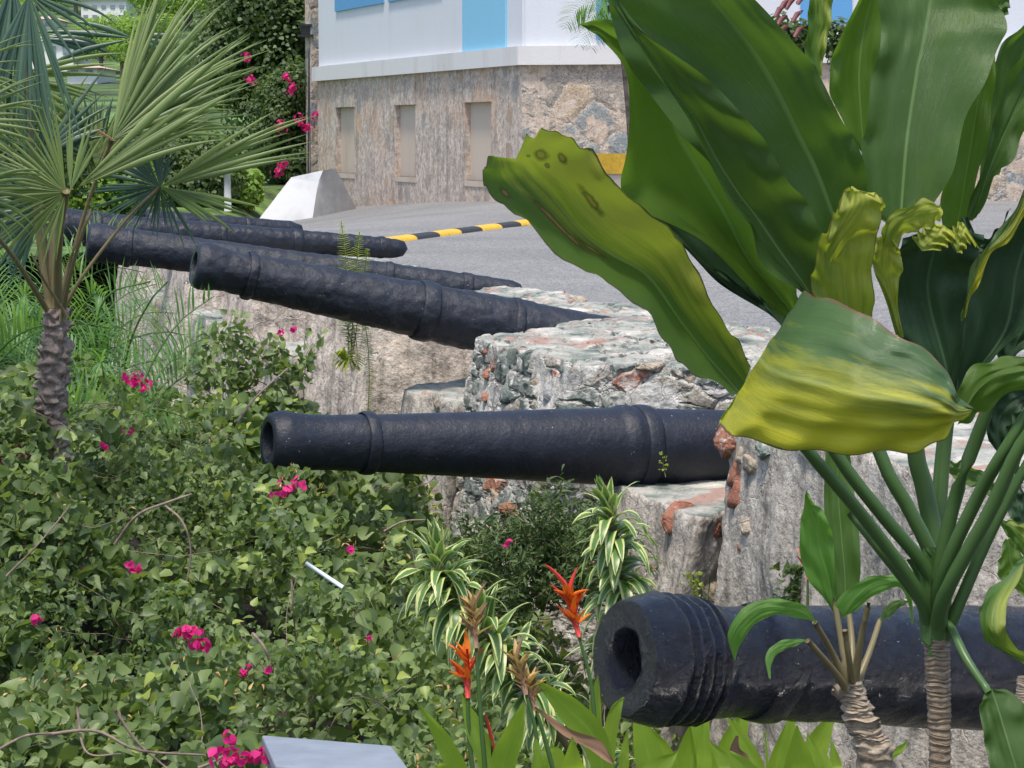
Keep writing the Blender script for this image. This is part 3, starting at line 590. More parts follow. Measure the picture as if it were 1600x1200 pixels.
# ================================================================== broad-leaved plants in front
def loft(name, st, D, mat, parent, cup=.03, label=None, nu=26, nv=44, wave=.006, seed=0, tear=0, ridge=.0045):
    """leaf surface through stations ((Lx,Ly),(Mx,My),(Rx,Ry)); D: distance of the midrib, one number or several; cup>0: margins nearer than the midrib"""
    k = len(st); Ds = np.interp(np.linspace(0, 1, k), np.linspace(0, 1, len(D)) if hasattr(D, '__len__') else [0, 1], D if hasattr(D, '__len__') else [D, D])
    rows = []
    for i, (l, m, r) in enumerate(st):
        w_ = math.hypot(r[0]-l[0], r[1]-l[1])/F_PX*Ds[i]; f_ = min(1, w_/.10)
        cl, cr = (cup[0]*f_, cup[1]*f_) if hasattr(cup, '__len__') else (cup*f_, cup*f_)
        rows.append([*P(l[0], l[1], Ds[i]-cl), *P(m[0], m[1], Ds[i]), *P(r[0], r[1], Ds[i]-cr)])
    A = crom(rows, nv); G = []
    for j, a in enumerate(A):
        Lp, Mp, Rp = a[:3], a[3:6], a[6:9]; row = []
        for i in range(nu+1):
            u = i/nu; q = abs(u-.5)*2; E = Lp if u < .5 else Rp
            p = Mp+(E-Mp)*q; dd = ridge*min(1, np.linalg.norm(Lp-Rp)/.1)*mnoise.noise(Vector((u*9+seed, j*.05, seed*2)))+wave*(math.sin(j*.55+seed+i*.2)*q*q+1.3*mnoise.noise(Vector((u*3, j*.13, seed)))*math.sin(math.pi*q*.9+.2))
            p = p+np.array((0, -.22*np.linalg.norm(E-Mp)*(q-q*q)*(1 if np.mean(cup) < 0 else -1), 0))+np.array((0, dd, dd*.4*q))
            if tear: p = p+np.array((0, 0, tear*q**6*mnoise.noise(Vector((j*.33, u*2, seed)))))
            row.append(p)
        G.append(row)
    mb = MB(); mb.grid(G); o = mb.build(name, M[mat], parent)
    if label: o['label'] = label
    return o
def stalk(pts, r, mat, parent, name='petiole', n=10, res=14):
    A = crom([[*P(*p)] for p in pts], res); R_ = np.interp(np.linspace(0, 1, res), np.linspace(0, 1, len(r)), r) if hasattr(r, '__len__') else r
    mb = MB(); mb.tube([Vector(a) for a in A], list(R_) if hasattr(R_, '__len__') else R_, n); return mb.build(name, M[mat], parent)
def trunk(name, pts, r, mat, parent, rings=0, rough=.05, res=120, n=20, knob=0, amp=.06):
    A = crom([[*P(*p)] for p in pts], res); R_ = np.interp(np.linspace(0, 1, res), np.linspace(0, 1, len(r)), r); rr = []
    ph = 0
    for i in range(res):
        ph += rings/res*(1+.5*mnoise.noise(Vector((i*.08, 1, 0)))); f = ph % 1
        k = 1+(amp*(f if f < .85 else .85-(f-.85)*5) if rings else 0)+knob*max(0, mnoise.noise(Vector((i*.07, 7, 3))))
        rr.append(R_[i]*k)
    mb = MB(); o0 = mb.n; G = []
    for i in range(res):
        a = Vector(A[i]); tilt = .004*mnoise.noise(Vector((i*.1, 0, 5)))
        ring = []
        for j in range(n):
            th = 2*math.pi*j/n; q = rr[i]*(1+rough*mnoise.noise(Vector((math.cos(th)*2.2, math.sin(th)*2.2, i*.16)))*2)
            ring.append((a.x+q*math.cos(th), a.y+q*math.sin(th), a.z+rr[i]*.25*mnoise.noise(Vector((math.cos(th), math.sin(th), i*.05)))))
        G.append(ring)
    mb.grid(G, closed=True); mb.f.append(tuple(range(n))); return mb.build(name, M[mat], parent)
T1 = thing('broad_leaved_plant', P(1468, 1560, 3.0), 'tall plant with huge glossy dark and yellowing leaves on a slim ringed trunk', 'plant', 'broad-leaved plants in front of the nearest cannon')
trunk('trunk', [(1462, 945, 3.0), (1465, 1040, 3.0), (1469, 1200, 3.0), (1468, 1560, 3.0)], [.017, .0155, .0135, .018], 'ti_trunk', T1, rings=52, res=420, n=16, amp=.16)
pet = [([(1463, 1000, 3.0), (1440, 940, 2.99), (1376, 857, 2.98), (1330, 800, 3.0)], .009), ([(1455, 985, 3.0), (1432, 921, 2.97), (1355, 815, 2.93), (1262, 704, 2.88), (1235, 660, 2.88)], .0085),
       ([(1458, 960, 3.0), (1450, 893, 2.99), (1381, 808, 2.97), (1308, 712, 2.95), (1250, 600, 2.95)], .009), ([(1462, 950, 3.02), (1456, 872, 3.02), (1420, 795, 3.02), (1376, 712, 3.02), (1310, 500, 3.05)], .010),
       ([(1464, 930, 3.04), (1462, 860, 3.05), (1444, 760, 3.06), (1430, 700, 3.06), (1415, 500, 3.06)], .013), ([(1466, 940, 3.05), (1465, 830, 3.08), (1476, 686, 3.1), (1495, 560, 3.1)], .011),
       ([(1464, 960, 3.0), (1468, 895, 2.98), (1492, 780, 2.97), (1537, 655, 2.95), (1560, 590, 2.95)], .0095), ([(1464, 980, 3.0), (1472, 900, 2.96), (1526, 780, 2.93), (1572, 700, 2.9), (1640, 590, 2.9)], .009),
       ([(1465, 990, 2.99), (1478, 925, 2.94), (1549, 795, 2.9), (1592, 700, 2.88), (1650, 620, 2.87)], .0095), ([(1468, 1010, 3.0), (1497, 947, 2.98), (1536, 857, 2.98), (1577, 774, 2.98), (1620, 700, 2.98)], .008),
       ([(1468, 960, 3.0), (1487, 983, 2.97), (1510, 1030, 2.93), (1545, 1082, 2.9)], [.007, .0055, .006, .005])]
for p_, r_ in pet: stalk(p_, [r_*1.25, r_, r_*.95, r_*.8] if not hasattr(r_, '__len__') else r_, 'petiole', T1)
# sheathing leaf bases
for (a, b, c_) in [((1430, 905), (1452, 1000), (1476, 935)), ((1447, 890), (1464, 1020), (1490, 915))]:
    loft('leaf_base', [((a[0]-14, a[1]-30), (a[0]+8, a[1]-36), (c_[0], a[1]-30)), ((a[0], a[1]), ((a[0]+c_[0])/2, a[1]), (c_[0], c_[1]-10)), ((b[0]-14, b[1]-10), b, (b[0]+16, b[1]-14)), ((b[0]-12, b[1]+6), (b[0], b[1]+8), (b[0]+14, b[1]+4))], 2.985, 'petiole', T1, cup=-.015, wave=.001)
# 1 yellowing two-lobed leaf at the left
loft('leaf', [((1143,620),(1158,617),(1173,570)), ((1073,573),(1110,562),(1150,530)), ((1040,537),(1062,500),(1107,460)), ((1007,483),(1012,432),(1073,393)), ((953,447),(955,397),(1040,350)), ((900,417),(908,362),(985,312)),
      ((820,350),(866,312),(945,262)), ((772,308),(838,282),(905,224)), ((755,284),(822,262),(878,207)), ((756,262),(812,252),(846,207)), ((763,246),(806,248),(822,212))],
     [2.95, 2.9, 2.82, 2.74, 2.66], 'ti_scar', T1, cup=(.12, .02), label='yellowing leaf with brown holes and a torn tip', nv=60, tear=.012)
# 2 lighter leaf with curled tip
loft('leaf', [((1222,500),(1237,488),(1245,480)), ((1180,457),(1207,452),(1245,445)), ((1120,395),(1168,405),(1240,400)), ((1060,357),(1133,335),(1215,330)), ((985,315),(1090,262),(1190,250)), ((970,290),(1062,215),(1160,180)), ((979,235),(1035,150),(1130,120)),
      ((984,180),(1010,105),(1080,70)), ((976,105),(990,78),(1040,45)), ((942,66),(955,57),(985,38)), ((925,48),(928,40),(931,30)), ((904,39),(906,38),(907,37))],
     [3.1, 3.08, 3.04, 3.0, 2.95], 'ti_lt', T1, cup=.045, label='lighter green leaf with a curled yellow tip', nv=60)
# 3 long dark leaf
loft('leaf', [((1262,470),(1268,462),(1275,440)), ((1242,450),(1250,436),(1277,404)), ((1190,412),(1215,388),(1280,362)), ((1173,354),(1182,340),(1262,319)), ((1140,315),(1155,305),(1232,283)), ((1108,255),(1118,248),(1205,237)), ((1078,190),(1085,185),(1180,200)),
      ((1050,150),(1056,145),(1136,154)), ((1018,103),(1026,98),(1077,100)), ((983,50),(990,48),(1000,44)), ((955,0),(960,-5),(965,-8)), ((935,-50),(942,-60),(950,-66))],
     [2.95, 2.92, 2.88, 2.84, 2.8], 'ti', T1, cup=.03, nv=60)
# 4 wide leaf behind it, bright upper side
loft('leaf', [((1270,500),(1300,480),(1330,470)), ((1240,420),(1318,388),(1352,360)), ((1190,340),(1300,330),(1355,280)), ((1120,270),(1275,262),(1340,227)), ((1060,200),(1248,208),(1317,190)), ((1000,130),(1215,140),(1279,117)), ((965,60),(1180,82),(1240,63)), ((950,0),(1140,30),(1177,0)), ((945,-60),(1090,-30),(1120,-60)), ((980,-130),(1020,-120),(1060,-130))],
     [3.02, 3.0, 2.98, 2.95, 2.9], 'ti', T1, cup=.05, nv=60, wave=.009, seed=3)
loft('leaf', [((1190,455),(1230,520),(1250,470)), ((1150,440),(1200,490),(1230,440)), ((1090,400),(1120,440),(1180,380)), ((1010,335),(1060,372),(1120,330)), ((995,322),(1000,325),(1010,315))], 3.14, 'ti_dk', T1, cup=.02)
# 5 big central upright leaf
loft('leaf', [((1395,352),(1408,362),(1428,350)), ((1362,330),(1408,335),(1460,322)), ((1346,242),(1414,245),(1489,262)), ((1352,205),(1420,190),(1512,180)), ((1360,140),(1432,112),(1545,112)), ((1371,87),(1441,70),(1567,60)), ((1378,44),(1448,30),(1572,30)), ((1370,-6),(1455,-10),(1552,-8)), ((1370,-80),(1470,-90),(1540,-80)), ((1430,-190),(1490,-200),(1510,-190))],
     [3.0, 3.02, 3.05, 3.08], 'ti', T1, cup=.03, nv=60, seed=5)
# 6 narrow leaf left of it
loft('leaf', [((1343,235),(1350,240),(1356,236)), ((1318,190),(1345,180),(1378,180)), ((1296,145),(1342,120),(1385,110)), ((1299,102),(1346,70),(1388,60)), ((1311,58),(1356,20),(1395,0)), ((1343,0),(1372,-50),(1400,-60)), ((1380,-120),(1390,-130),(1400,-120))], 3.12, 'ti_lt', T1, cup=.035, seed=8)
loft('leaf', [((1276,118),(1280,120),(1284,117)), ((1258,88),(1276,80),(1290,75)), ((1262,40),(1284,40),(1298,38)), ((1264,0),(1284,0),(1302,-4)), ((1270,-60),(1290,-70),(1310,-60))], 3.3, 'ti_old', T1, cup=.02)
# 7, 8, 9 right side
loft('leaf', [((1478,385),(1488,392),(1500,380)), ((1470,330),(1500,330),(1520,305)), ((1478,270),(1515,240),(1542,225)), ((1490,200),(1530,150),(1551,160)), ((1510,130),(1540,100),(1556,92)), ((1545,70),(1550,60),(1556,62))], 3.12, 'ti_lt', T1, cup=.02, seed=2)
loft('leaf', [((1505,345),(1520,345),(1530,335)), ((1522,300),(1537,290),(1556,275)), ((1548,215),(1560,230),(1588,240)), ((1562,150),(1580,185),(1606,190)), ((1600,82),(1612,120),(1650,120)), ((1660,0),(1680,20),(1700,20))], 3.1, 'ti', T1, cup=.03, seed=4)
loft('leaf', [((1530,280),(1545,285),(1560,270)), ((1545,180),(1575,180),(1610,150)), ((1556,90),(1600,80),(1650,80)), ((1600,36),(1640,20),(1690,30)), ((1680,-60),(1700,-60),(1720,-50))], 3.2, 'ti', T1, cup=.03, seed=6)
loft('leaf', [((1540,45),(1560,30),(1575,20)), ((1548,10),(1565,0),(1580,-5)), ((1560,-60),(1575,-60),(1590,-60))], 3.2, 'ti', T1, cup=.01)
# 10, 11 dark shaded leaves with yellow margin
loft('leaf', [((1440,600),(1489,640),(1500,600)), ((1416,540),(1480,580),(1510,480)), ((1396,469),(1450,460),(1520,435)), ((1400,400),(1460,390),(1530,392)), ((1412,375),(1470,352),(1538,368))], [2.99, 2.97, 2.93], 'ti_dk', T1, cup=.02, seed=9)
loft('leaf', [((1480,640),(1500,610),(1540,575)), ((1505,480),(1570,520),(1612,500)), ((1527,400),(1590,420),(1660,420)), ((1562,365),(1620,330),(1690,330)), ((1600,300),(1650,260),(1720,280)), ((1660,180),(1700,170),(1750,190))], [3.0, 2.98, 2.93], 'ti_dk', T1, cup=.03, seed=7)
loft('leaf_margin', [((1500,505),(1504,500),(1508,492)), ((1507,470),(1514,460),(1524,452)), ((1524,405),(1538,402),(1552,396)), ((1559,365),(1572,368),(1588,362)), ((1602,295),(1612,300),(1622,300)), ((1650,200),(1660,210),(1670,210))], [2.9, 2.87, 2.85], 'ti_yel', T1, cup=-.006, label='rolled yellow leaf edge')
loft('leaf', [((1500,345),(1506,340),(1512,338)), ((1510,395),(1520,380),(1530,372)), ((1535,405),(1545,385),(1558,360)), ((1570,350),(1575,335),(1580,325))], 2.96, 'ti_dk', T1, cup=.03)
# right: light bent leaf and lower ones
loft('leaf', [((1495,668),(1499,655),(1497,640)), ((1520,655),(1520,620),(1500,597)), ((1541,640),(1550,590),(1532,567)), ((1585,612),(1590,580),(1570,560)), ((1640,590),(1640,575),(1630,552)), ((1700,570),(1700,565),(1700,560))], [2.9, 2.85], 'ti_lt', T1, cup=-.03, label='bent light green leaf', seed=1)
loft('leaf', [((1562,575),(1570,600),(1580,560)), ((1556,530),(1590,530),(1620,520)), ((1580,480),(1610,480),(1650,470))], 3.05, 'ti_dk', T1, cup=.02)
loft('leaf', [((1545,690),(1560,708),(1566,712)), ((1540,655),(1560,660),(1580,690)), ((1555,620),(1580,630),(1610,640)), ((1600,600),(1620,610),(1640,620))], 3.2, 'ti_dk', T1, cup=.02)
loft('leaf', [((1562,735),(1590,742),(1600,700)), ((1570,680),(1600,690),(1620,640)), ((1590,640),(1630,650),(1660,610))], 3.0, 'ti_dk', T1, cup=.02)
loft('leaf', [((1478,722),(1480,730),(1478,738)), ((1505,722),(1510,738),(1500,752)), ((1545,745),(1540,755),(1530,765)), ((1575,775),(1575,780),(1570,785))], 3.5, 'ti', T1, cup=.01)
# folded stubs in the middle
loft('leaf', [((1300,500),(1330,530),(1364,498)), ((1269,451),(1322,470),(1366,460)), ((1273,413),(1318,425),(1362,413)), ((1282,372),(1316,392),(1372,367)), ((1300,346),(1318,362),(1376,340)), ((1309,318),(1345,350),(1383,318)), ((1326,290),(1345,322),(1370,303))],
     [2.84, 2.82, 2.80, 2.76], 'ti_stub', T1, cup=.03, label='folded yellow-green leaf stub with a torn brown top', nv=50, tear=.008, seed=2)
loft('leaf', [((1292,420),(1298,410),(1306,404)), ((1288,392),(1305,385),(1330,372)), ((1296,362),(1330,345),(1372,352)), ((1308,330),(1345,320),(1380,325)), ((1322,300),(1345,300),(1372,306)), ((1330,292),(1345,298),(1362,302))], [2.78, 2.74, 2.74], 'ti_stub', T1, cup=-.02, nv=40, tear=.004, seed=4)
loft('leaf', [((1378,375),(1382,385),(1400,390)), ((1380,350),(1400,352),(1420,362)), ((1400,330),(1430,338),(1445,358)), ((1435,314),(1450,330),(1458,352)), ((1462,316),(1464,328),(1466,345)), ((1474,330),(1473,335),(1470,338))], [2.84, 2.78], 'ti_stub', T1, cup=-.02, nv=40, tear=.004, label='curled torn pale leaf end')
loft('leaf', [((1400,525),(1408,528),(1411,524)), ((1384,470),(1395,480),(1402,462)), ((1366,425),(1385,430),(1410,425)), ((1364,400),(1385,395),(1408,398)), ((1370,372),(1388,368),(1398,372))], [2.88, 2.84], 'ti_stub', T1, cup=.012, nv=40)
loft('leaf', [((1425,372),(1440,392),(1470,389)), ((1440,360),(1460,372),(1488,378)), ((1455,348),(1475,352),(1495,366))], 2.86, 'ti_stub', T1, cup=-.01, tear=.004)
loft('leaf', [((1486,385),(1495,395),(1503,394)), ((1488,360),(1500,372),(1515,380)), ((1502,345),(1508,352),(1530,388))], 2.88, 'ti_stub', T1, cup=-.01, tear=.004)
# the big yellow drooping leaf
loft('leaf', [((1252,457),(1186,560),(1121,664)), ((1262,457),(1200,574),(1135,675)), ((1290,465),(1232,588),(1170,689)), ((1339,485),(1290,603),(1240,702)), ((1383,514),(1345,618),(1310,708)), ((1434,540),(1400,628),(1383,708)), ((1471,568),(1450,636),(1434,701)), ((1489,599),(1480,640),(1471,684)), ((1500,625),(1498,645),(1491,665)), ((1524,636),(1520,640),(1512,646))],
     [2.72, 2.64, 2.58, 2.55, 2.56, 2.6], 'ti_yel', T1, cup=-.05, label='huge yellow-green leaf folded over and drooping, with a brown rim', nv=70, nu=36, wave=.005, seed=11, tear=0, ridge=.012)
loft('leaf', [((1255,455),(1190,556),(1124,655)), ((1290,500),(1260,580),(1240,650)), ((1320,560),(1310,620),(1300,680))], [2.73, 2.80, 2.86], 'ti_lt', T1, cup=-.03, wave=.002)
# lower right
loft('leaf', [((1547,1074),(1549,1076),(1552,1073)), ((1531,1099),(1560,1110),(1600,1096)), ((1537,1150),(1575,1160),(1625,1140)), ((1547,1200),(1595,1230),(1640,1200)), ((1580,1330),(1620,1340),(1640,1310))], [2.9, 2.86], 'ti', T1, cup=-.02, label='leaf hanging down at the lower right')
# second, third plants
T2 = thing('young_plant', P(1372, 1560, 3.8), 'young plant with arching light green leaves on a knobbly pale stump', 'plant', 'broad-leaved plants in front of the nearest cannon')
trunk('trunk', [(1328, 1062, 3.8), (1336, 1095, 3.8), (1350, 1140, 3.8), (1368, 1200, 3.8), (1380, 1560, 3.8)], [.0165, .022, .0255, .030, .034], 'ti_trunk2', T2, rings=26, rough=.12, res=300, n=22, knob=.32, amp=.12)
for c_, r_ in [((1306, 1078), .013), ((1370, 1128), .013), ((1385, 1168), .018)]:
    mb = MB(); c0 = P(c_[0]+14*(1 if c_[0] < 1330 else -1), c_[1]+6, 3.8); c1 = P(c_[0], c_[1], 3.79); mb.tube([c0, (c0+c1)/2, c1, c1+(c1-c0)*.25], [r_*.9, r_, r_*.8, r_*.3], 12, .1); mb.build('knob', M['ti_trunk2'], T2)
for p_ in [[(1325, 1075, 3.8), (1300, 1020, 3.78), (1273, 972, 3.74)], [(1322, 1075, 3.78), (1296, 1040, 3.74), (1262, 1001, 3.7)], [(1326, 1075, 3.8), (1316, 1010, 3.82), (1303, 935, 3.84)],
           [(1334, 1075, 3.8), (1345, 1000, 3.78), (1358, 940, 3.76)], [(1336, 1075, 3.8), (1358, 1020, 3.84), (1375, 969, 3.9)], [(1330, 1075, 3.8), (1331, 1000, 3.86), (1322, 930, 3.9)], [(1332, 1075, 3.8), (1328, 1040, 3.76), (1320, 985, 3.74)]]:
    stalk(p_, [.008, .0055, .0048], 'petiole_br', T2)
loft('leaf', [((1298,950),(1303,960),(1308,950)), ((1262,903),(1295,905),(1303,908)), ((1249,857),(1280,855),(1303,845)), ((1252,815),(1273,810),(1289,805)), ((1257,780),(1262,785),(1270,782)), ((1259,768),(1260,768),(1261,769))], [3.84, 3.8], 'ti_young', T2, cup=.02)
loft('leaf', [((1300,955),(1320,965),(1340,950)), ((1298,900),(1320,900),(1344,895)), ((1290,840),(1315,840),(1342,820)), ((1288,780),(1310,780),(1335,770)), ((1290,700),(1308,700),(1325,690)), ((1300,640),(1305,640),(1310,640))], [3.92, 3.95], 'ti', T2, cup=.02)
loft('leaf', [((1315,967),(1318,960),(1303,944)), ((1335,955),(1335,935),(1325,920)), ((1360,935),(1362,912),(1350,905)), ((1385,922),(1390,908),(1380,898)), ((1408,920),(1410,914),(1410,902)), ((1420,945),(1424,940),(1424,930)), ((1424,976),(1425,977),(1427,974))], [3.76, 3.7, 3.72], 'ti_young', T2, cup=-.02, wave=.002)
loft('leaf', [((1273,972),(1274,972),(1275,970)), ((1250,966),(1252,955),(1256,945)), ((1216,961),(1218,948),(1225,937)), ((1187,970),(1186,952),(1190,937)), ((1165,995),(1158,975),(1158,954)), ((1155,1012),(1145,1000),(1137,990)), ((1148,1031),(1147,1031),(1146,1029))], [3.74, 3.68, 3.68, 3.7], 'ti_young', T2, cup=-.012, wave=.0015)
loft('leaf', [((1262,1001),(1262,1001),(1262,1000)), ((1240,1010),(1238,1005),(1236,998)), ((1220,1018),(1216,1011),(1212,1005)), ((1206,1036),(1200,1030),(1196,1026)), ((1204,1061),(1203,1061),(1201,1059))], [3.7, 3.66], 'ti_young', T2, cup=-.008, wave=.001)
loft('leaf', [((1375,969),(1376,969),(1377,970)), ((1382,950),(1385,955),(1392,962)), ((1398,938),(1402,942),(1405,950)), ((1418,938),(1419,940),(1419,941))], 3.88, 'ti', T2, cup=-.006, wave=.001)
T3 = thing('bare_trunk', P(1600, 1560, 3.3), 'slim ringed trunk with a broken top at the lower right corner', 'plant', 'broad-leaved plants in front of the nearest cannon')
trunk('trunk', [(1601, 1058, 3.3), (1599, 1120, 3.3), (1596, 1200, 3.3), (1598, 1560, 3.3)], [.010, .013, .016, .018], 'ti_trunk2', T3, rings=40, res=260, n=16, amp=.14)
T4 = thing('leafy_shrub', P(1650, 1500, 3.9), 'shrub with yellow-green hanging leaves at the right edge beside the slim ringed trunk', 'plant', 'broad-leaved plants in front of the nearest cannon')
stalk([(1650, 1500, 3.9), (1640, 1100, 3.9), (1625, 860, 3.9), (1610, 700, 3.9)], [.016, .012, .009, .005], 'petiole_br', T4, 'stem')
loft('leaf', [((1600,870),(1602,872),(1606,874)), ((1567,905),(1580,900),(1598,890)), ((1540,930),(1556,940),(1575,945)), ((1531,960),(1550,985),(1572,985)), ((1543,1005),(1570,1010),(1590,1012)), ((1600,1035),(1605,1032),(1612,1028))], [3.9, 3.7, 3.75], 'ti_old', T4, cup=.02, label='twisted yellow-green leaf')
loft('leaf', [((1562,820),(1564,812),(1570,812)), ((1580,845),(1590,830),(1600,818)), ((1600,870),(1620,860),(1635,845)), ((1650,900),(1660,890),(1668,880))], 3.85, 'ti_old', T4, cup=-.01)
loft('leaf', [((1570,845),(1575,842),(1580,840)), ((1560,880),(1580,880),(1600,872)), ((1562,905),(1590,905),(1612,900)), ((1600,930),(1612,925),(1630,920))], 4.0, 'ti_lt', T4, cup=-.01)
loft('leaf', [((1580,745),(1585,750),(1590,752)), ((1572,790),(1590,790),(1606,780)), ((1590,830),(1605,825),(1620,815))], 4.1, 'ti_dk', T4, cup=.01)
# ================================================================== variegated plants
def ribbon(mb, base, d0, L, w_, droop, fold=.25, nv=9, up=Vector((0, 0, 1)), tipw=.0, wave=.0):
    "arching strap leaf added to a mesh builder"
    p = Vector(base); d = Vector(d0).normalized(); G = []
    side = d.cross(up); side = side.normalized() if side.length > .05 else Vector((1, 0, 0))
    for j in range(nv+1):
        t_ = j/nv; ww = w_*(min(1, t_*6+.35))*(1-t_**2.2)**.8+tipw; nn = side.cross(d).normalized()
        s_ = side+Vector((0, 0, wave*math.sin(t_*7)))
        G.append([p-s_*ww/2+nn*ww*fold*.5, p, p+s_*ww/2+nn*ww*fold*.5])
        p = p+d*(L/nv); d = (d+Vector((0, 0, -droop/nv*(1+t_)))).normalized()
    mb.grid(G)
def draco(name, axis, nleaf, L, w_, label, par=None, lean=0, seed=1):
    r = random.Random(seed); A = crom([[*P(*a)] for a in axis], 60); root = thing(name, Vector(A[0]), label, 'plant', 'variegated plants between the cannons')
    mb = MB(); mb.tube([Vector(a) for a in A[::3]], .012, 8, .1); mb.build('stem', M['petiole_br'], root)
    for k in range(nleaf):
        t_ = k/nleaf; i = min(59, int((.22+.78*t_)*59)); p = Vector(A[i]); tan = (Vector(A[min(59, i+1)])-Vector(A[i-1])).normalized()
        th = k*2.399; a = tan.orthogonal().normalized(); b = tan.cross(a); rd = a*math.cos(th)+b*math.sin(th)
        top = sm(.80, 1.0, t_); d = rd*(1-.88*top)+tan*(r.uniform(.1, .7)+1.0*top)+Vector((r.gauss(0, .15), r.gauss(0, .15), r.uniform(.0, .4)))
        mb = MB(); ribbon(mb, p, d, L*(.8+.35*r.random())*(1-.35*top), w_*(.85+.3*r.random()), r.uniform(.5, 2.6)*(1-top)+.2, wave=r.uniform(-.5, .5), nv=10); mb.build('leaf', M['varieg'], root)
    return root
draco('variegated_plant', [(975, 1120, 8.2), (972, 1000, 8.1), (968, 880, 8.0), (948, 790, 7.95)], 110, .20, .047, 'cream-edged strap-leaved plant rising straight up under the level cannon', seed=2)
draco('variegated_plant', [(905, 1190, 7.0), (845, 1110, 6.95), (780, 1010, 6.9), (700, 930, 6.9), (683, 868, 6.9)], 165, .178, .042, 'cream-edged strap-leaved plant bending to the left behind the orange flowers', seed=5)
draco('variegated_plant', [(1010, 1330, 7.4), (960, 1230, 7.3), (890, 1150, 7.3), (840, 1110, 7.3)], 100, .165, .038, 'low cream-edged plant tangled among the broad green blades', seed=8)
# ================================================================== heliconias
def petal(mb, p, d, L, w_, droop=0, fold=.5): ribbon(mb, p, d, L, w_, droop, fold, 7)
def helic(stem, label, kind, n, dirs, seed, sc=1.0):
    r = random.Random(seed); A = crom([[*P(*a)] for a in stem], 20); root = thing('heliconia_flower', Vector(A[0]), label, 'flower', 'heliconia flowers on tall stems')
    mb = MB(); mb.tube([Vector(a) for a in A], list(np.linspace(.007, .0045, 20)), 7); mb.build('stem', M['petiole'], root)
    p = Vector(A[-1]); tan = (Vector(A[-1])-Vector(A[-4])).normalized(); mats = {'o': 'orange', 'd': 'dryflower'}
    mb = MB(); mb.tube([p, p+tan*.05*sc, p+tan*.13*sc], [.006, .009*sc, .003], 8); mb.build('flower_axis', M['redbract' if kind == 'o' else 'dry'], root)
    for k in range(max(2, n//5)):
        mb = MB(); q = p+tan*(.015+.03*k)*sc; petal(mb, q, tan+Vector((-.55 if k % 2 == 0 else .5, .1, .2)), .10*sc, .024*sc, .3, .9); mb.build('bract', M['redbract' if kind == 'o' else 'dry'], root)
    for k in range(n):
        t_ = k/n; q = p+tan*(.03+.09*t_)*sc; d = tan*r.uniform(.3, 1.1)+Vector((r.uniform(-1, 1)+dirs, r.uniform(-.5, .5), r.uniform(-.1, .6)))
        mb = MB(); petal(mb, q, d, r.uniform(.045, .075)*sc, .019*sc, r.uniform(-.4, .5), .7); mb.build('petal', M[mats[kind]], root)
helic([(935, 1230, 6.3), (925, 1080, 6.3), (905, 995, 6.3)], 'bright orange heliconia flower on a tall stem left of the nearest muzzle', 'o', 26, 0, 1, 1.0)
helic([(745, 1260, 5.6), (733, 1150, 5.6), (731, 1090, 5.6)], 'orange and red heliconia flower pointing left below the faded one', 'o', 14, -.9, 2, .95)
helic([(762, 1260, 5.6), (750, 1100, 5.6), (744, 1012, 5.6)], 'faded yellow-brown heliconia flower on the tallest left stem', 'd', 22, -.15, 3, .85)
helic([(845, 1260, 5.8), (838, 1150, 5.8), (822, 1085, 5.8)], 'withered dark heliconia flower right of the bending cream-edged plant', 'd', 20, 0, 4, .8)
helic([(880, 1260, 5.9), (850, 1150, 5.9), (838, 1110, 5.9)], 'withered heliconia flower with a pale bract leaning right', 'd', 16, .4, 5, .8)
helic([(1262, 980, 9.5), (1262, 930, 9.5), (1262, 905, 9.5)], 'small orange heliconia flower against the grey plaster behind the young plant', 'o', 12, -.3, 6, 1.0)
mb = MB(); root = thing('flower_bud', P(770, 1260, 5.6), 'closed red heliconia bud low among the broad green blades', 'flower', 'heliconia flowers on tall stems')
mb.tube([P(772, 1260, 5.6), P(772, 1210, 5.6), P(769, 1160, 5.6)], .005, 7); mb.build('stem', M['petiole'], root)
mb = MB(); petal(mb, P(770, 1185, 5.6), P(755, 1100, 5.6)-P(770, 1185, 5.6), .125, .024, 0, .9); mb.build('bud', M['redbract'], root)
HB = thing('heliconia_plant', P(760, 1420, 5.7), 'clump of bright green blade leaves with one dead brown blade, left of the nearest muzzle', 'plant', 'heliconia clumps under the nearest cannon')
def bl(pts, ws, D, mat='heli', root=HB, cup=.012):
    "blade along pixel points with widths in px"
    st = []
    for i, (x, y) in enumerate(pts):
        a = pts[max(0, i-1)]; b = pts[min(len(pts)-1, i+1)]; dx, dy = b[0]-a[0], b[1]-a[1]; l = math.hypot(dx, dy); nx, ny = -dy/l, dx/l; w_ = ws[i]/2
        st.append(((x-nx*w_, y-ny*w_), (x, y), (x+nx*w_, y+ny*w_)))
    loft('leaf', st, D, mat, root, cup=cup, nu=6, nv=24, wave=.003, seed=pts[0][0])
bl([(740, 1330), (722, 1220), (690, 1155), (657, 1101)], [10, 30, 24, 2], [5.4, 5.3])
bl([(770, 1330), (765, 1200), (742, 1140), (722, 1085)], [10, 34, 28, 2], [5.6, 5.6])
bl([(770, 1330), (785, 1200), (805, 1140), (819, 1098)], [14, 40, 28, 2], [5.4, 5.3])
bl([(960, 1330), (935, 1170), (890, 1110), (838, 1062)], [14, 40, 40, 3], [6.0, 5.9])
bl([(940, 1330), (930, 1160), (930, 1100), (934, 1055)], [10, 22, 18, 2], [6.4, 6.4])
bl([(950, 1330), (950, 1180), (962, 1110), (975, 1090)], [10, 22, 18, 2], [6.4, 6.4])
bl([(905, 1350), (898, 1230), (895, 1195), (894, 1152)], [20, 52, 34, 2], [5.3, 5.2])
bl([(850, 1350), (846, 1230), (842, 1190), (838, 1155)], [14, 30, 20, 2], [5.5, 5.5])
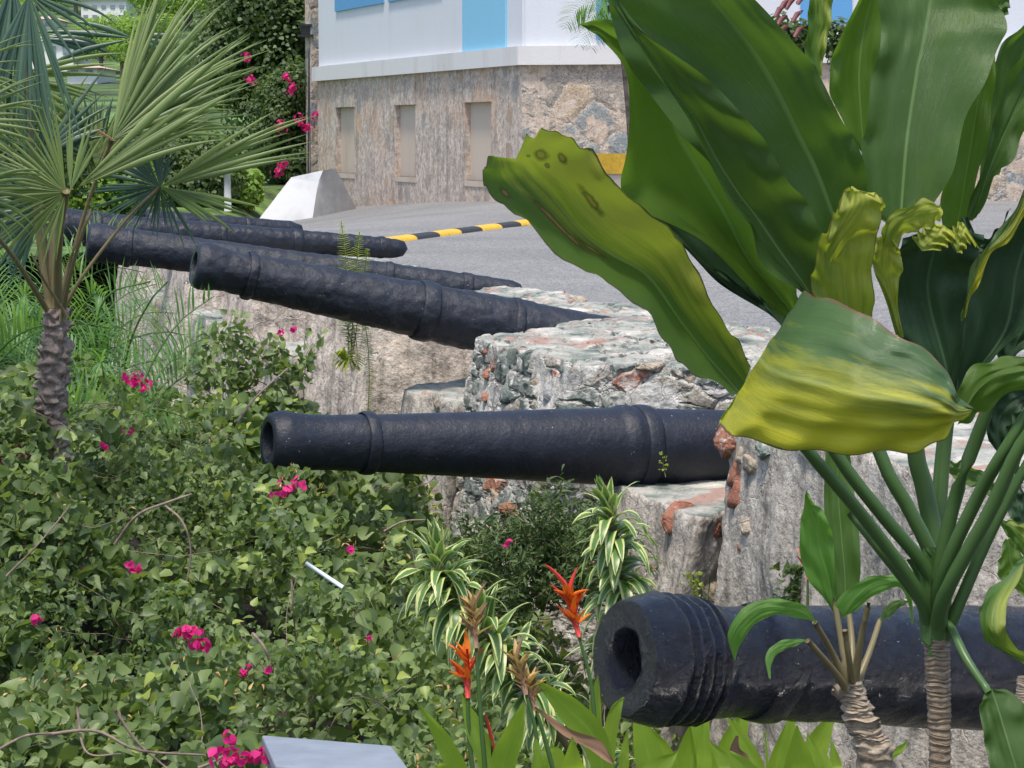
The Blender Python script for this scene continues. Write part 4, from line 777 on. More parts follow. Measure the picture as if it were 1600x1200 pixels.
bl([(985, 1300), (975, 1200), (977, 1170), (980, 1140)], [10, 16, 12, 2], [6.2, 6.2])
bl([(870, 1330), (868, 1220), (865, 1180), (850, 1165)], [14, 36, 30, 3], [6.2, 6.2])
bl([(790, 1345), (775, 1240), (700, 1205), (680, 1195)], [14, 30, 20, 3], [5.3, 5.2])
bl([(958, 1192), (930, 1165), (880, 1140), (835, 1105)], [6, 20, 12, 5], [5.8, 5.8], 'dry')
HC = thing('heliconia_plant', P(1150, 1420, 7.4), 'row of broad bright green blade leaves standing directly under the nearest cannon', 'plant', 'heliconia clumps under the nearest cannon')
rh = random.Random(4)
for (x, w_, top, D) in [(1022, 46, 1085, 7.6), (1048, 40, 1075, 7.7), (1074, 48, 1070, 7.75), (1112, 30, 1080, 7.7), (1130, 34, 1060, 7.9), (1170, 30, 1090, 7.8), (1205, 26, 1070, 7.9), (1235, 34, 1090, 7.8), (1255, 30, 1080, 8.0), (1010, 30, 1130, 7.2),
                     (1100, 20, 1090, 7.5), (1150, 26, 1120, 7.3), (1190, 22, 1110, 7.4), (1290, 26, 1120, 7.6), (1310, 20, 1130, 7.8)]:
    k = rh.uniform(-60, 60); w_ = w_*rh.uniform(.9, 1.5); top += rh.uniform(-10, 50); bl([(x+rh.uniform(-10, 10), 1420), (x+k*.1, 1230), (x+k*.4, (1230+top)/2), (x+k, top)], [12, w_, w_*.9, 3], [D, D+.05], 'heli', HC)
bl([(1255, 1380), (1252, 1240), (1248, 1190), (1245, 1133)], [20, 62, 44, 2], [5.6, 5.5], 'heli', HC)
bl([(1285, 1380), (1278, 1240), (1272, 1190), (1262, 1145)], [16, 34, 26, 2], [5.7, 5.7], 'heli', HC)
bl([(1200, 1400), (1196, 1260), (1160, 1200), (1140, 1175)], [14, 40, 34, 4], [5.7, 5.7], 'heli', HC)
bl([(1370, 1300), (1385, 1198), (1405, 1172), (1420, 1156)], [6, 14, 12, 2], [6.0, 6.0], 'heli', HC)
bl([(1170, 1215), (1160, 1190), (1148, 1170), (1152, 1150)], [10, 24, 16, 4], [6.6, 6.6], 'dry', HC)
bl([(1200, 1230), (1198, 1180), (1196, 1150), (1195, 1140)], [4, 4, 3, 2], [5.5, 5.5], 'heli', HC)
# ================================================================== leaf scatter
def rotframes(nrm, roll):
    z = nrm/np.linalg.norm(nrm, axis=1, keepdims=True); ref = np.where(np.abs(z[:, 2:3]) < .95, np.array([[0, 0, 1.]]), np.array([[1., 0, 0]]))
    x = np.cross(ref, z); x /= np.linalg.norm(x, axis=1, keepdims=True); y = np.cross(z, x)
    c, s_ = np.cos(roll)[:, None], np.sin(roll)[:, None]; return x*c+y*s_, -x*s_+y*c, z
OV = [(0, 0, 0), (-.34, .12, .09), (-.40, .38, .15), (-.19, .78, .06), (0, 1.15, -.14), (.19, .78, .06), (.40, .38, .15), (.34, .12, .09), (0, .42, -.03), (0, .75, -.03)]
OF = [(0, 8, 2, 1), (8, 9, 3, 2), (9, 4, 3), (0, 7, 6, 8), (8, 6, 5, 9), (9, 5, 4)]
QV = [(-.5, 0, 0), (0, -.15, .1), (.5, 0, 0), (.3, .7, .05), (0, 1, -.1), (-.35, .65, .08)]; QF = [(0, 1, 2, 3), (0, 3, 4, 5)]
def scatter(name, pos, nrm, size, mat, parent, tv=OV, tf=OF, roll=None, asp=1.0):
    n = len(pos); roll = RNG.uniform(0, 2*np.pi, n) if roll is None else roll
    X, Y, Z = rotframes(nrm, roll); T = np.array(tv, float); T[:, 0] *= asp; T = T-np.array([0, .45, 0])
    V = pos[:, None, :]+size[:, None, None]*(T[None, :, 0:1]*X[:, None]+T[None, :, 1:2]*Y[:, None]+T[None, :, 2:3]*Z[:, None])
    k = len(T); off = np.arange(n)*k; me = bpy.data.meshes.new(name); ls = np.array([len(f) for f in tf]); flat = np.concatenate([np.array(f) for f in tf])
    me.vertices.add(n*k); me.vertices.foreach_set('co', V.astype(np.float32).ravel())
    li = (off[:, None]+flat[None]).ravel(); me.loops.add(len(li)); me.loops.foreach_set('vertex_index', li.astype(np.int32))
    tot = np.tile(ls, n); me.polygons.add(len(tot)); st = np.concatenate([[0], np.cumsum(tot)[:-1]]); me.polygons.foreach_set('loop_start', st.astype(np.int32)); me.polygons.foreach_set('loop_total', tot.astype(np.int32))
    me.polygons.foreach_set('use_smooth', np.ones(len(tot), bool)); me.update(calc_edges=True); return link(name, me, M[mat], parent)
def nz3(P_, s, o=0): return np.array([mnoise.noise(Vector((p[0]*s+o, p[1]*s, p[2]*s))) for p in P_])
# ------------------------------------------------------------------ bougainvillea below the battery
def bz(x, y):
    z = -2.16+.135*(min(y, 12.6)-7.5)+.62*sm(-1.4, -1.9, x)*sm(9.0, 10.1, y)*sm(11.4, 10.5, y)+.30*mnoise.noise(Vector((x*.9, y*.9, 1)))+.24*mnoise.noise(Vector((x*2.6, y*2.6, 4)))
    wx = wall_x(y)-.35; d = wx-x
    z -= .85*sm(2.1, .1, d)*(1-.75*sm(10.8, 12.2, y)*sm(.35, 1.0, d))+.3*sm(.6, .0, d)
    z -= 1.4*sm(7.6, 6.9, y)+.35*sm(13.2, 14.6, y)*sm(-.9, -1.5, x)
    return z
SH = thing('bougainvillea', (-1.5, 9, -3.5), 'sprawling bougainvillea covering the slope below the cannons, with scattered magenta flowers', 'shrub')
mb = MB(); G = []
for y in np.arange(6.2, 16, .12): G.append([(x, y, max(-3.55, bz(x, y)-.62-(1.2 if y < 6.9 else 0))) for x in np.linspace(-6.5, wall_x(y)+.1, 40)])
mb.grid(G); tag(mb.build('shade_backing', M['soil_shade']), kind='structure')  # added opaque dark sheet, stands in for the shade inside the bush
def sample(n, ya, yb, xa, dmin, dmax, keep=None):
    out = []
    while len(out) < n:
        y = ya+(yb-ya)*random.random()**1.35; x = random.uniform(xa, wall_x(y)-.12)
        if abs(x) > y*.26 and x < -y*.26: continue
        t_ = random.random()**1.5; z = bz(x, y)-dmin-(dmax-dmin)*t_
        g = mnoise.noise(Vector((x*2.3, y*2.3, z*2.3+9)))
        if g < -.22+.1*random.random() and t_ < .75: continue
        out.append((x, y, z, t_))
    return np.array(out)
q = np.concatenate([sample(54000, 6.9, 15, -4.2, -.05, .5)]+[np.array([p for p in sample(16000, 8.8, 10.6, -4.2, -.05, .4) if p[0] < -1.2])]); n = len(q)
nr = RNG.normal(0, .75, (n, 3))+np.array([-.1, -.55, .75]); sz = (.016+.042*RNG.random(n)**1.5)*(1+.35*(q[:, 1] > 11))*(.8+.9*np.clip(.5+nz3(q[:, :3], 1.6, 50)*1.3, 0, 1))
roll = RNG.normal(math.pi, 1.0, n)
scatter('foliage', q[:, :3], nr, sz, 'boug', SH, roll=roll)
q = sample(6000, 6.6, 7.5, -3, -.0, 1.3); q[:, 1] -= .25*RNG.random(len(q)); nr = RNG.normal(0, .5, (len(q), 3))+np.array([0, -.9, .5]); scatter('foliage', q[:, :3], nr, RNG.uniform(.03, .07, len(q)), 'boug', SH, roll=RNG.normal(math.pi, .9, len(q)))
q = sample(1500, 6.9, 14.5, -4.2, -.1, .05); q = np.array([p for p in q if mnoise.noise(Vector((p[0]*1.7, p[1]*1.7, 33))) > .02]); scatter('young_foliage', q[:, :3], RNG.normal(0, .5, (len(q), 3))+np.array([-.1, -.6, .7]), RNG.uniform(.025, .06, len(q)), 'boug_y', SH)
q = sample(9000, 6.9, 14, -4.2, -.06, .06); q = np.array([p for p in q if mnoise.noise(Vector((p[0]*2.6, p[1]*2.6, 71))) > .27]); scatter('dry_foliage', q[:, :3], RNG.normal(0, .8, (len(q), 3))+np.array([-.1, -.6, .5]), RNG.uniform(.012, .032, len(q)), 'dryflower', SH, asp=.5)
tw = []
def twig(mb, p, d, L, r0, n=9, wig=.35):
    pts = [Vector(p)]; d = Vector(d).normalized()
    for _ in range(n): d = (d+Vector((random.gauss(0, wig), random.gauss(0, wig), random.gauss(0, wig)))*.5).normalized(); pts.append(pts[-1]+d*(L/n))
    mb.tube(pts, list(np.linspace(r0, r0*.3, n+1)), 5); return pts
mb = MB()
for k in range(240):
    y = random.uniform(6.9, 14); x = random.uniform(-.24*y, wall_x(y)-.2); twig(mb, (x, y, bz(x, y)-random.uniform(.0, .2)), (random.gauss(0, 1), random.gauss(-.3, .6), random.uniform(-.1, .5)), random.uniform(.25, .7), random.uniform(.0012, .003))
tag(mb.build('twigs', M['twig'], SH), kind='stuff')
for pts, r_ in [(p_, r_*.6) for p_, r_ in [([(180, 850, 9.4), (215, 805, 9.3), (262, 785, 9.3), (300, 772, 9.3)], .012), ([(258, 790, 9.3), (285, 815, 9.2), (298, 860, 9.2), (290, 920, 9.2)], .009), ([(70, 1148, 7.4), (150, 1142, 7.3), (215, 1172, 7.3), (320, 1180, 7.4)], .010), ([(120, 1105, 7.4), (135, 1175, 7.3), (190, 1178, 7.3)], .008),
                ([(0, 1170, 7.2), (40, 1150, 7.2), (80, 1146, 7.3)], .009), ([(180, 1110, 7.5), (215, 1160, 7.5), (260, 1200, 7.5)], .009), ([(395, 990, 8.4), (412, 1010, 8.3), (422, 1035, 8.3)], .011), ([(310, 1200, 7.1), (335, 1190, 7.1), (350, 1180, 7.1)], .010),
                ([(455, 900, 9.0), (458, 950, 9.0), (462, 1000, 9.1)], .008), ([(10, 900, 8.9), (60, 850, 8.9), (110, 790, 9.0)], .008), ([(370, 660, 11), (400, 620, 11.2), (450, 575, 11.5)], .011), ([(600, 830, 10.2), (630, 815, 10.2), (665, 812, 10.2)], .009)]]:
    mb = MB(); A = crom([[*P(*p)] for p in pts], 14); mb.tube([Vector(a) for a in A], list(np.linspace(r_, r_*.6, 14)), 7, .08); mb.build('branch', M['twig'], SH)
BV = [(0, 0, 0), (-.4, .3, .15), (-.38, .65, .2), (0, 1, .1), (.38, .65, .2), (.4, .3, .15), (0, .5, 0)]; BF = [(0, 6, 2, 1), (6, 3, 2), (0, 5, 4, 6), (6, 4, 3)]
def bloom(px, py, Y, R_, n, parent):
    c = np.array(P(px, py, Y)); th = RNG.normal(0, 1, (n, 3)); th /= np.linalg.norm(th, axis=1, keepdims=True); pos = c+th*R_*RNG.uniform(.3, 1, (n, 1))*np.array([1.15, .8, .75])
    scatter('flower_cluster', pos, th+RNG.normal(0, .5, (n, 3)), RNG.uniform(.026, .04, n), 'bract', parent, BV, BF)
for (px, py, Y, R_, n) in [(205, 592, 12.0, .06, 26), (228, 600, 12.0, .045, 14), (20, 712, 10.4, .07, 24), (8, 722, 10.4, .04, 10), (160, 698, 10.6, .02, 5), (203, 673, 11, .03, 6), (440, 765, 9.6, .045, 16), (465, 757, 9.6, .035, 9), (210, 886, 8.6, .03, 10), (293, 992, 7.9, .045, 22), (312, 1006, 7.9, .04, 14),
        (56, 966, 8.0, .018, 5), (350, 1180, 6.95, .045, 18), (378, 1185, 6.95, .04, 14), (412, 1175, 6.95, .035, 10), (360, 1154, 7.0, .025, 6), (385, 1044, 7.6, .012, 3), (376, 1052, 7.6, .012, 3), (421, 1045, 7.6, .015, 3), (548, 862, 9.0, .015, 3), (576, 997, 8.0, .013, 3), (792, 848, 10.3, .02, 4), (456, 515, 12.4, .02, 4), (440, 517, 12.4, .015, 3)]:
    bloom(px, py, bz(P(px, py, Y).x, Y) and Y-.35, R_, n, SH)
# thin scrambling shrub against the wall
SC = thing('scraggly_shrub', P(450, 640, 12.9), 'small thin bougainvillea sprig growing against the wall below the tilted cannons', 'shrub')
mb = MB(); lp = []
for k in range(15):
    pts = twig(mb, P(random.uniform(330, 480), random.uniform(585, 650), 12.9), (random.gauss(0, .7), random.gauss(0, .3), 1), random.uniform(.25, .55), .004, 10, .5)
    for a in pts[3:]: lp += [(a.x+random.gauss(0, .04), a.y+random.gauss(0, .04), a.z+random.gauss(0, .03)) for _ in range(5)]
mb.build('branches', M['twig'], SC); lp = np.array(lp); scatter('foliage', lp, RNG.normal(0, .7, (len(lp), 3))+np.array([0, -.5, .4]), RNG.uniform(.03, .06, len(lp)), 'boug', SC)
bloom(457, 516, 12.7, .025, 5, SC); bloom(440, 520, 12.7, .018, 4, SC)
# olive filigree shrub under the level cannon
FS = thing('feathery_shrub', P(860, 900, 10.8), 'fine-leaved olive green shrub at the foot of the wall under the level cannon', 'shrub')
mb = MB(); lp = []
for k in range(110):
    pts = twig(mb, P(random.uniform(740, 930), random.uniform(830, 960), random.uniform(10.6, 11.2)), (random.gauss(0, .6), random.gauss(-.2, .4), random.uniform(.2, 1)), random.uniform(.15, .35), .003, 8, .5)
    for a in pts[2:]: lp += [(a.x+random.gauss(0, .03), a.y+random.gauss(0, .03), a.z+random.gauss(0, .03)) for _ in range(9)]
mb.build('branches', M['twig'], FS); lp = np.array(lp); scatter('foliage', lp, RNG.normal(0, .7, (len(lp), 3))+np.array([0, -.5, .4]), RNG.uniform(.02, .05, len(lp)), 'tree_b', FS, asp=.45)
# ------------------------------------------------------------------ fern on the wall
def frond(mb, pts, Ll, wl, n, droop=.5, vee=.9, both=True, twist=0):
    A = crom(pts, n+1)
    for k in range(1, n):
        p = Vector(A[k]); tan = (Vector(A[k+1])-Vector(A[k-1])).normalized(); s_ = tan.cross(Vector((0, -1, .15)).normalized()); s_ = s_.normalized() if s_.length > .1 else Vector((1, 0, 0))
        ln = Ll*math.sin(math.pi*min(1, (.12+.83*k/n)))**.7
        for sg in ((-1, 1) if both else (1,)):
            ribbon(mb, p, s_*sg+tan*vee+Vector((random.gauss(0, .08), random.gauss(0, .25)+twist*sg, random.gauss(0, .08))), ln*random.uniform(.85, 1.1), wl, droop, .2, 4)
FE = thing('fern', P(548, 560, 15.40), 'yellow-green fern sprouting from the wall, fronds showing above and below the tilted cannon', 'fern')
for pts, L_, k in [([(545, 560, 15.32), (543, 470, 15.15), (540, 400, 15.12), (533, 346, 15.15)], .045, 34), ([(548, 560, 15.32), (553, 470, 15.10), (558, 410, 15.07), (562, 362, 15.10)], .045, 30), ([(550, 560, 15.30), (562, 480, 15.15), (570, 420, 15.10), (574, 388, 15.10)], .035, 26),
                   ([(552, 545, 15.30), (545, 520, 15.25), (538, 500, 15.23), (530, 480, 15.25)], .05, 14), ([(555, 548, 15.30), (545, 562, 15.23), (532, 560, 15.20), (524, 550, 15.20)], .07, 12), ([(565, 480, 15.35), (574, 530, 15.30), (577, 590, 15.28), (575, 645, 15.25)], .03, 34), ([(550, 500, 15.30), (556, 530, 15.25), (558, 560, 15.20), (552, 580, 15.20)], .06, 14)]:
    mb = MB(); W_ = [[*P(*p)] for p in pts]; frond(mb, W_, L_*1.4, .034, int(k*1.5), .2, .35); mb.tube([Vector(a) for a in crom(W_, 12)], .003, 5); mb.build('frond', M['fern'], FE)
# ------------------------------------------------------------------ fan palm
def rib(mb, hub, d, r, w_, nrm, droop, nv=12, split=.42):
    p = Vector(hub); d = Vector(d).normalized(); G = []; side0 = d.cross(nrm).normalized()
    for j in range(nv+1):
        t_ = j/nv; ww = w_*(t_/split if t_ < split else (1-(t_-split)/(1-split))**.75); ww = max(ww, .0015); side = d.cross(nrm).normalized(); nn = side.cross(d).normalized()
        G.append([p-side*ww/2-nn*ww*.28, p+nn*ww*.1, p+side*ww/2-nn*ww*.28]); p = p+d*(r/nv); d = (d+Vector((0, 0, -droop*(t_**1.5)/nv*2))).normalized()
    mb.grid(G)
FP = thing('fan_palm', P(85, 700, 10.4), 'fan palm with long split fronds on a short fibrous trunk before the far muzzles', 'palm')
def fan(hub, Y, segs, mat, tilt=(0, 0), droop=.25, w_=None, noise_=.04):
    """segs: (angle from, angle to in degrees, length px from, to, count); tilt: depth change per unit length at right / up"""
    H = P(hub[0], hub[1], Y); mb = MB(); R_, U = Vector((1, 0, 0)), Vector((0, SP, CP)); D_ = Vector((0, 1, -.1))
    for (a0, a1, l0, l1, n) in segs:
        for k in range(n):
            t_ = (k+.5)/n; a = rad(a0+(a1-a0)*t_+random.gauss(0, 2.2)); L = (l0+(l1-l0)*t_)*random.uniform(.74, 1.08)/F_PX*Y
            dep = tilt[0]*math.cos(a)+tilt[1]*math.sin(a)+random.gauss(0, noise_)
            d = R_*math.cos(a)+U*math.sin(a)+D_*dep; sw = w_ or L*abs(rad(a1-a0))/n*.42*1.35
            nr = (D_*-1+R_*tilt[0]*.5).normalized(); rib(mb, H, d, L*1.02, max(sw, .012), nr, droop*random.choice((.5, .9, 1.3, 2.4)))
    return mb.build('frond', M[mat], FP)
fan((103, 300), 10.0, [(96, 180, 150, 190, 24), (180, 262, 170, 125, 22)], 'fan', (-.25, -.1), .3)
fan((122, 292), 10.0, [(22, 46, 250, 400, 12)], 'fan', (.15, .1), .22, .030)
fan((110, 298), 9.9, [(60, 100, 105, 120, 7)], 'fan', (.1, .1), .1)
fan((175, 218), 10.3, [(8, 84, 230, 300, 40)], 'fan', (.3, .2), .3, .026)
fan((178, 216), 10.35, [(30, 72, 270, 330, 16)], 'fan', (.2, .3), .2, .022)
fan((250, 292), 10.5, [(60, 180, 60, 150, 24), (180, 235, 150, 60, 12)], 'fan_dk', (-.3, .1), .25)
fan((250, 292), 10.5, [(8, 36, 230, 270, 10), (-40, -5, 110, 165, 7)], 'fan', (.2, 0), .2, .026)
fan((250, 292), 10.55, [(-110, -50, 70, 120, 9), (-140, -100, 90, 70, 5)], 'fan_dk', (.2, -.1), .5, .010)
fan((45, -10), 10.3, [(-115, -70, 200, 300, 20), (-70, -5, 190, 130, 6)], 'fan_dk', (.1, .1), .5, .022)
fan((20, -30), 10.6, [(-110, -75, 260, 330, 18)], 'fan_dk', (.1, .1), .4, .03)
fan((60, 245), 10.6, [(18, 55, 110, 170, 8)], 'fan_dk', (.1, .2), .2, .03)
fan((40, 270), 10.7, [(45, 70, 120, 250, 3)], 'fan', (.1, .2), .3, .035)
fan((-70, 190), 9.6, [(-25, 48, 120, 150, 14)], 'fan', (.1, .1), .5, .02)
fan((-90, 120), 9.7, [(-50, 40, 130, 150, 16)], 'fan', (.1, .1), .6, .018)
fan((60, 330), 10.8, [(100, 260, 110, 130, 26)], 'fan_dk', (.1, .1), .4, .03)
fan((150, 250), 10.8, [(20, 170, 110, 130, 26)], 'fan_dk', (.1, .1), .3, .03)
fan((15, 120), 10.7, [(-100, 20, 130, 180, 18)], 'fan', (.1, .1), .4, .026)
fan((-60, 300), 9.9, [(-40, 30, 120, 130, 14)], 'fan', (.1, .1), .6, .02)
fan((150, 262), 10.7, [(50, 110, 90, 130, 10)], 'fan', (.1, .2), .2)
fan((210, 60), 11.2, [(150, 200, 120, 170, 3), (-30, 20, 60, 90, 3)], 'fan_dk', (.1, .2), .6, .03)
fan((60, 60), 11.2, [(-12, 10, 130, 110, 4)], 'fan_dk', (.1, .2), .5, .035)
for pts, r_ in [([(92, 490, 10.4), (90, 420, 10.3), (96, 350, 10.15), (103, 298, 10.0)], [.024, .018, .014, .02]), ([(95, 490, 10.4), (130, 430, 10.4), (200, 340, 10.45), (250, 292, 10.5)], [.012, .008, .007, .008]), ([(96, 500, 10.35), (110, 430, 10.2), (130, 360, 10.1), (145, 325, 10.1)], [.012, .009, .008, .006]),
               ([(88, 490, 10.4), (112, 400, 10.4), (150, 280, 10.35), (175, 218, 10.3)], [.014, .01, .008, .012]), ([(84, 490, 10.4), (70, 380, 10.5), (62, 300, 10.6), (60, 245, 10.6)], [.016, .014, .012, .01]), ([(80, 495, 10.4), (60, 360, 10.4), (45, 150, 10.4), (45, -10, 10.3)], [.02, .015, .012, .012]),
               ([(80, 495, 10.4), (20, 400, 10.1), (-40, 330, 9.9), (-60, 300, 9.9)], [.014, .01, .01, .01]), ([(88, 492, 10.42), (86, 400, 10.45), (84, 350, 10.5), (82, 330, 10.5)], [.035, .03, .022, .012]), ([(106, 495, 10.3), (70, 440, 10.2), (58, 415, 10.1), (48, 395, 10.1)], [.008, .006, .006, .003])]:
    A = crom([[*P(*p)] for p in pts], 14); mb = MB(); mb.tube([Vector(a) for a in A], list(np.interp(np.linspace(0, 1, 14), np.linspace(0, 1, 4), r_)), 8); mb.build('petiole', M['petiole_br'], FP)
trunk('trunk', [(90, 480, 10.4), (85, 560, 10.4), (80, 640, 10.4), (84, 720, 10.4), (86, 900, 10.4)], [.042, .064, .056, .064, .07], 'palm_trunk', FP, rings=17, rough=.34, res=200, n=32, knob=.25, amp=.12)
mb = MB()
for k in range(34):       # fibres and cut leaf bases
    y = random.uniform(480, 700); x = 84+random.choice((-1, 1))*random.uniform(10, 27); p = P(x, y, 10.33); d = Vector(((x-84)/60, -.3, random.uniform(.3, 1)))
    ribbon(mb, p, d, random.uniform(.03, .07), random.uniform(.006, .02), random.uniform(-.3, .8), .4, 5)
tag(mb.build('leaf_bases', M['palm_trunk'], FP), kind='stuff')
mb = MB(); ribbon(mb, P(150, 205, 9.9), P(182, 225, 9.9)-P(150, 205, 9.9), .10, .035, -.2, .6); tag(mb.build('dead_leaf', M['dry']), 'curled dry brown leaf caught on the fan palm frond', 'leaf')
# ------------------------------------------------------------------ feather palms behind it
def fpalm(name, base, n, L, label, seed, Y, spread=1.0, mat='feather', arcs=None):
    r = random.Random(seed); B_ = P(base[0], base[1], Y); root = thing(name, B_, label, 'palm', 'feather palms behind the fan palm')
    for k in range(n):
        az = r.uniform(0, 2*math.pi); ln = L*r.uniform(.75, 1.15); el = r.uniform(.45, 1.35)
        d = Vector((math.cos(az)*math.cos(el)*spread, math.sin(az)*math.cos(el), math.sin(el))); pts = [B_+Vector((math.cos(az), math.sin(az), 0))*.05]
        for j in range(5): pts.append(pts[-1]+d*(ln/5)); d = (d+Vector((0, 0, -.26-.1*j*r.random()))).normalized()
        mb = MB(); frond(mb, [tuple(p) for p in pts], .24*ln/1.0, .016, 34, .9, .8, twist=.2); mb.tube([Vector(a) for a in crom([tuple(p) for p in pts], 12)], list(np.linspace(.010, .003, 12)), 6); mb.build('frond', M[mat], root)
    return root
fpalm('feather_palm', (170, 740), 13, 1.15, 'feather palm with arching yellow-stalked fronds just right of the fan palm trunk', 1, 13.0)
fpalm('feather_palm', (20, 760), 15, 1.25, 'dense feather palm left of the fan palm trunk', 2, 12.2)
fpalm('feather_palm', (-60, 640), 12, 1.2, 'feather palm cut by the left edge of the picture', 3, 13.5)
fpalm('feather_palm', (95, 640), 14, 1.2, 'feather palm half hidden directly behind the fan palm trunk', 4, 14.5)
fpalm('feather_palm', (30, 560), 12, 1.3, 'farthest feather palm, its fronds showing under the cannon muzzles', 6, 17.0)
FR = thing('feather_palm', P(195, 570, 14), 'single feather palm frond with an orange tip lying against the wall', 'palm', 'feather palms behind the fan palm')
for pts in [[(190, 600, 13.6), (205, 530, 13.5), (235, 470, 13.4), (262, 440, 13.4)], [(160, 600, 13.6), (150, 520, 13.5), (170, 460, 13.4), (235, 440, 13.3)]]:
    mb = MB(); W_ = [[*P(*p)] for p in pts]; frond(mb, W_, .26, .012, 26, .2, .5, True, .1); mb.tube([Vector(a) for a in crom(W_, 12)], .006, 6); mb.build('frond', M['feather'], FR)
# ------------------------------------------------------------------ trees
def tree_crown(name, mat, R_, n, leaf, parent, c=(0, 0, 0), sq=(1, 1, .8), lobes=9, seed=0, tv=QV, tf=QF):
    r = np.random.default_rng(seed); ctr = r.normal(0, 1, (lobes, 3)); ctr /= np.linalg.norm(ctr, axis=1, keepdims=True); ctr *= R_*r.uniform(.3, .75, (lobes, 1)); rr = R_*r.uniform(.28, .5, lobes)
    k = r.integers(0, lobes, n); u = r.normal(0, 1, (n, 3)); u /= np.linalg.norm(u, axis=1, keepdims=True); pos = ctr[k]+u*(rr[k]*r.uniform(.55, 1.05, n)**.6)[:, None]
    pos = pos*np.array(sq); nn = u+r.normal(0, .45, (n, 3))+np.array([0, 0, .35]); pos = pos+np.array(c)
    return scatter(name, pos, nn, r.uniform(.6, 1.4, n)*leaf, mat, parent, tv, tf)
protos = []
for s_ in range(4):
    t_ = thing('tree', (0, 0, 0), 'light green round-crowned tree on the hillside', 'tree', 'trees on the hillside')
    mb = MB(); mb.tube([(0, 0, -1), (.1, 0, 1.2), (.0, .1, 2.6)], [.22, .16, .08], 7); mb.tube([(.08, 0, 1.0), (.9, .2, 2.6)], [.1, .05], 6); mb.tube([(.08, 0, 1.2), (-.8, -.3, 2.8)], [.1, .05], 6)
    b_ = mb.build('trunk', M['bark']); c_ = tree_crown('crown', 'tree_a', 2.6, 3600, .16, None, (0, 0, 3.1), (1.1, 1.1, .78), 11, s_)
    for o_ in (b_, c_): o_.parent = t_
    protos.append(t_)
HL = ['light green round-crowned tree on the hillside']
rr_ = random.Random(12); spots = []
for k in range(190):
    y = 98+(k/190)**1.1*230; x = rr_.uniform(-.285, .02)*y
    spots.append((x, y))
k = -1
for (x, y) in spots:
    s_ = rr_.uniform(.75, 1.5); cx_, cy_, cr_ = x/y*F_PX+800, 208-(hill_z(x, y)+3*s_)/y*3600, 2.9*s_/y*3600
    if any(y < hd+4 and x0-cr_*.7 < cx_ < x1+cr_*.7 and y0-cr_*.8 < cy_ < y1+cr_*.35 for x0, x1, y0, y1, hd in [(127, 197, 0, 28, 205), (50, 114, 64, 104, 150), (105, 151, 104, 124, 124), (307, 353, 58, 92, 160), (49, 83, 30, 52, 190)]): continue
    k += 1; o_ = protos[k % 4] if k < 4 else dup(protos[k % 4], (x, y, hill_z(x, y)-.3), rr_.uniform(0, 6), s_)
    if k < 4: o_.location = (x, y, hill_z(x, y)-.3)
def near_tree(name, base, top, R_, n, label, mat, seed, group=None, leaf=.11, sq=(1, 1, 1.1)):
    b_ = Vector(base); root = thing(name, b_, label, 'tree', group); c_ = Vector(top)
    mb = MB(); mb.tube([b_, b_+(c_-b_)*.4+Vector((.1, 0, 0)), c_], [.14, .10, .05], 9, .05)
    for k in range(7):
        a = k*2.4; s0 = b_+(c_-b_)*random.uniform(.3, .7); mb.tube([s0, s0+Vector((math.cos(a)*R_*.4, math.sin(a)*R_*.4, R_*.35)), s0+Vector((math.cos(a)*R_*.75, math.sin(a)*R_*.75, R_*.6))], [.05, .035, .012], 6)
    mb.build('trunk', M['bark'], root); tree_crown('crown', mat, R_, n, leaf, root, c_, sq, 22, seed); return root
near_tree('leafy_tree', P(420, 330, 56), P(425, 40, 56), 2.0, 30000, 'dark olive dense tree left of the lamp post', 'tree_b', 3, leaf=.085, sq=(1.0, 1, 1.6))
near_tree('leafy_tree', P(505, 330, 58), P(475, 60, 58), 1.5, 16000, 'dark olive tree directly behind the lamp post', 'tree_b', 5, leaf=.085, sq=(.9, 1, 1.9))
FB = near_tree('flowering_shrub', P(450, 318, 51), P(455, 205, 51), 1.15, 14000, 'green shrub with pink flowers beside the building end', 'tree_b', 9, leaf=.07, sq=(.95, 1, 1.3))
for px, py in [(392, 124), (448, 120), (456, 138), (438, 196), (480, 198), (468, 188), (442, 256), (434, 268), (494, 180), (386, 90)]:
    c = np.array(P(px, py, 49.6)); n = 26; th = RNG.normal(0, 1, (n, 3)); scatter('flower_cluster', c+th*.055, th, RNG.uniform(.06, .10, n), 'bract', FB, BV, BF)
mb = MB(); mb.tube([P(356, 330, 44), P(355, 262, 44)], [.07, .06], 10, .05); tag(mb.build('tree_stump', M['whitewash']), 'pale thin trunk on the grass left of the white concrete block', 'trunk')
for k_, (px_, py_, D_, R_, lb_) in enumerate([(35, 250, 40, 1.2, 'dark rounded shrub far behind the palm at the left edge'), (150, 262, 42, 1.1, 'green rounded shrub glimpsed between the fan palm stalks'), (300, 268, 45, .95, 'rounded shrub above the farthest cannon'), (372, 285, 46, .55, 'low light green shrub next to the pale thin trunk')]):
    near_tree('leafy_shrub', P(px_, 335, D_), P(px_, py_, D_), R_, 9000 if R_ > .6 else 3500, lb_, 'tree_a' if k_ in (1, 3) else 'tree_b', 40+k_, leaf=.075, sq=(1.15, 1, 1.0))
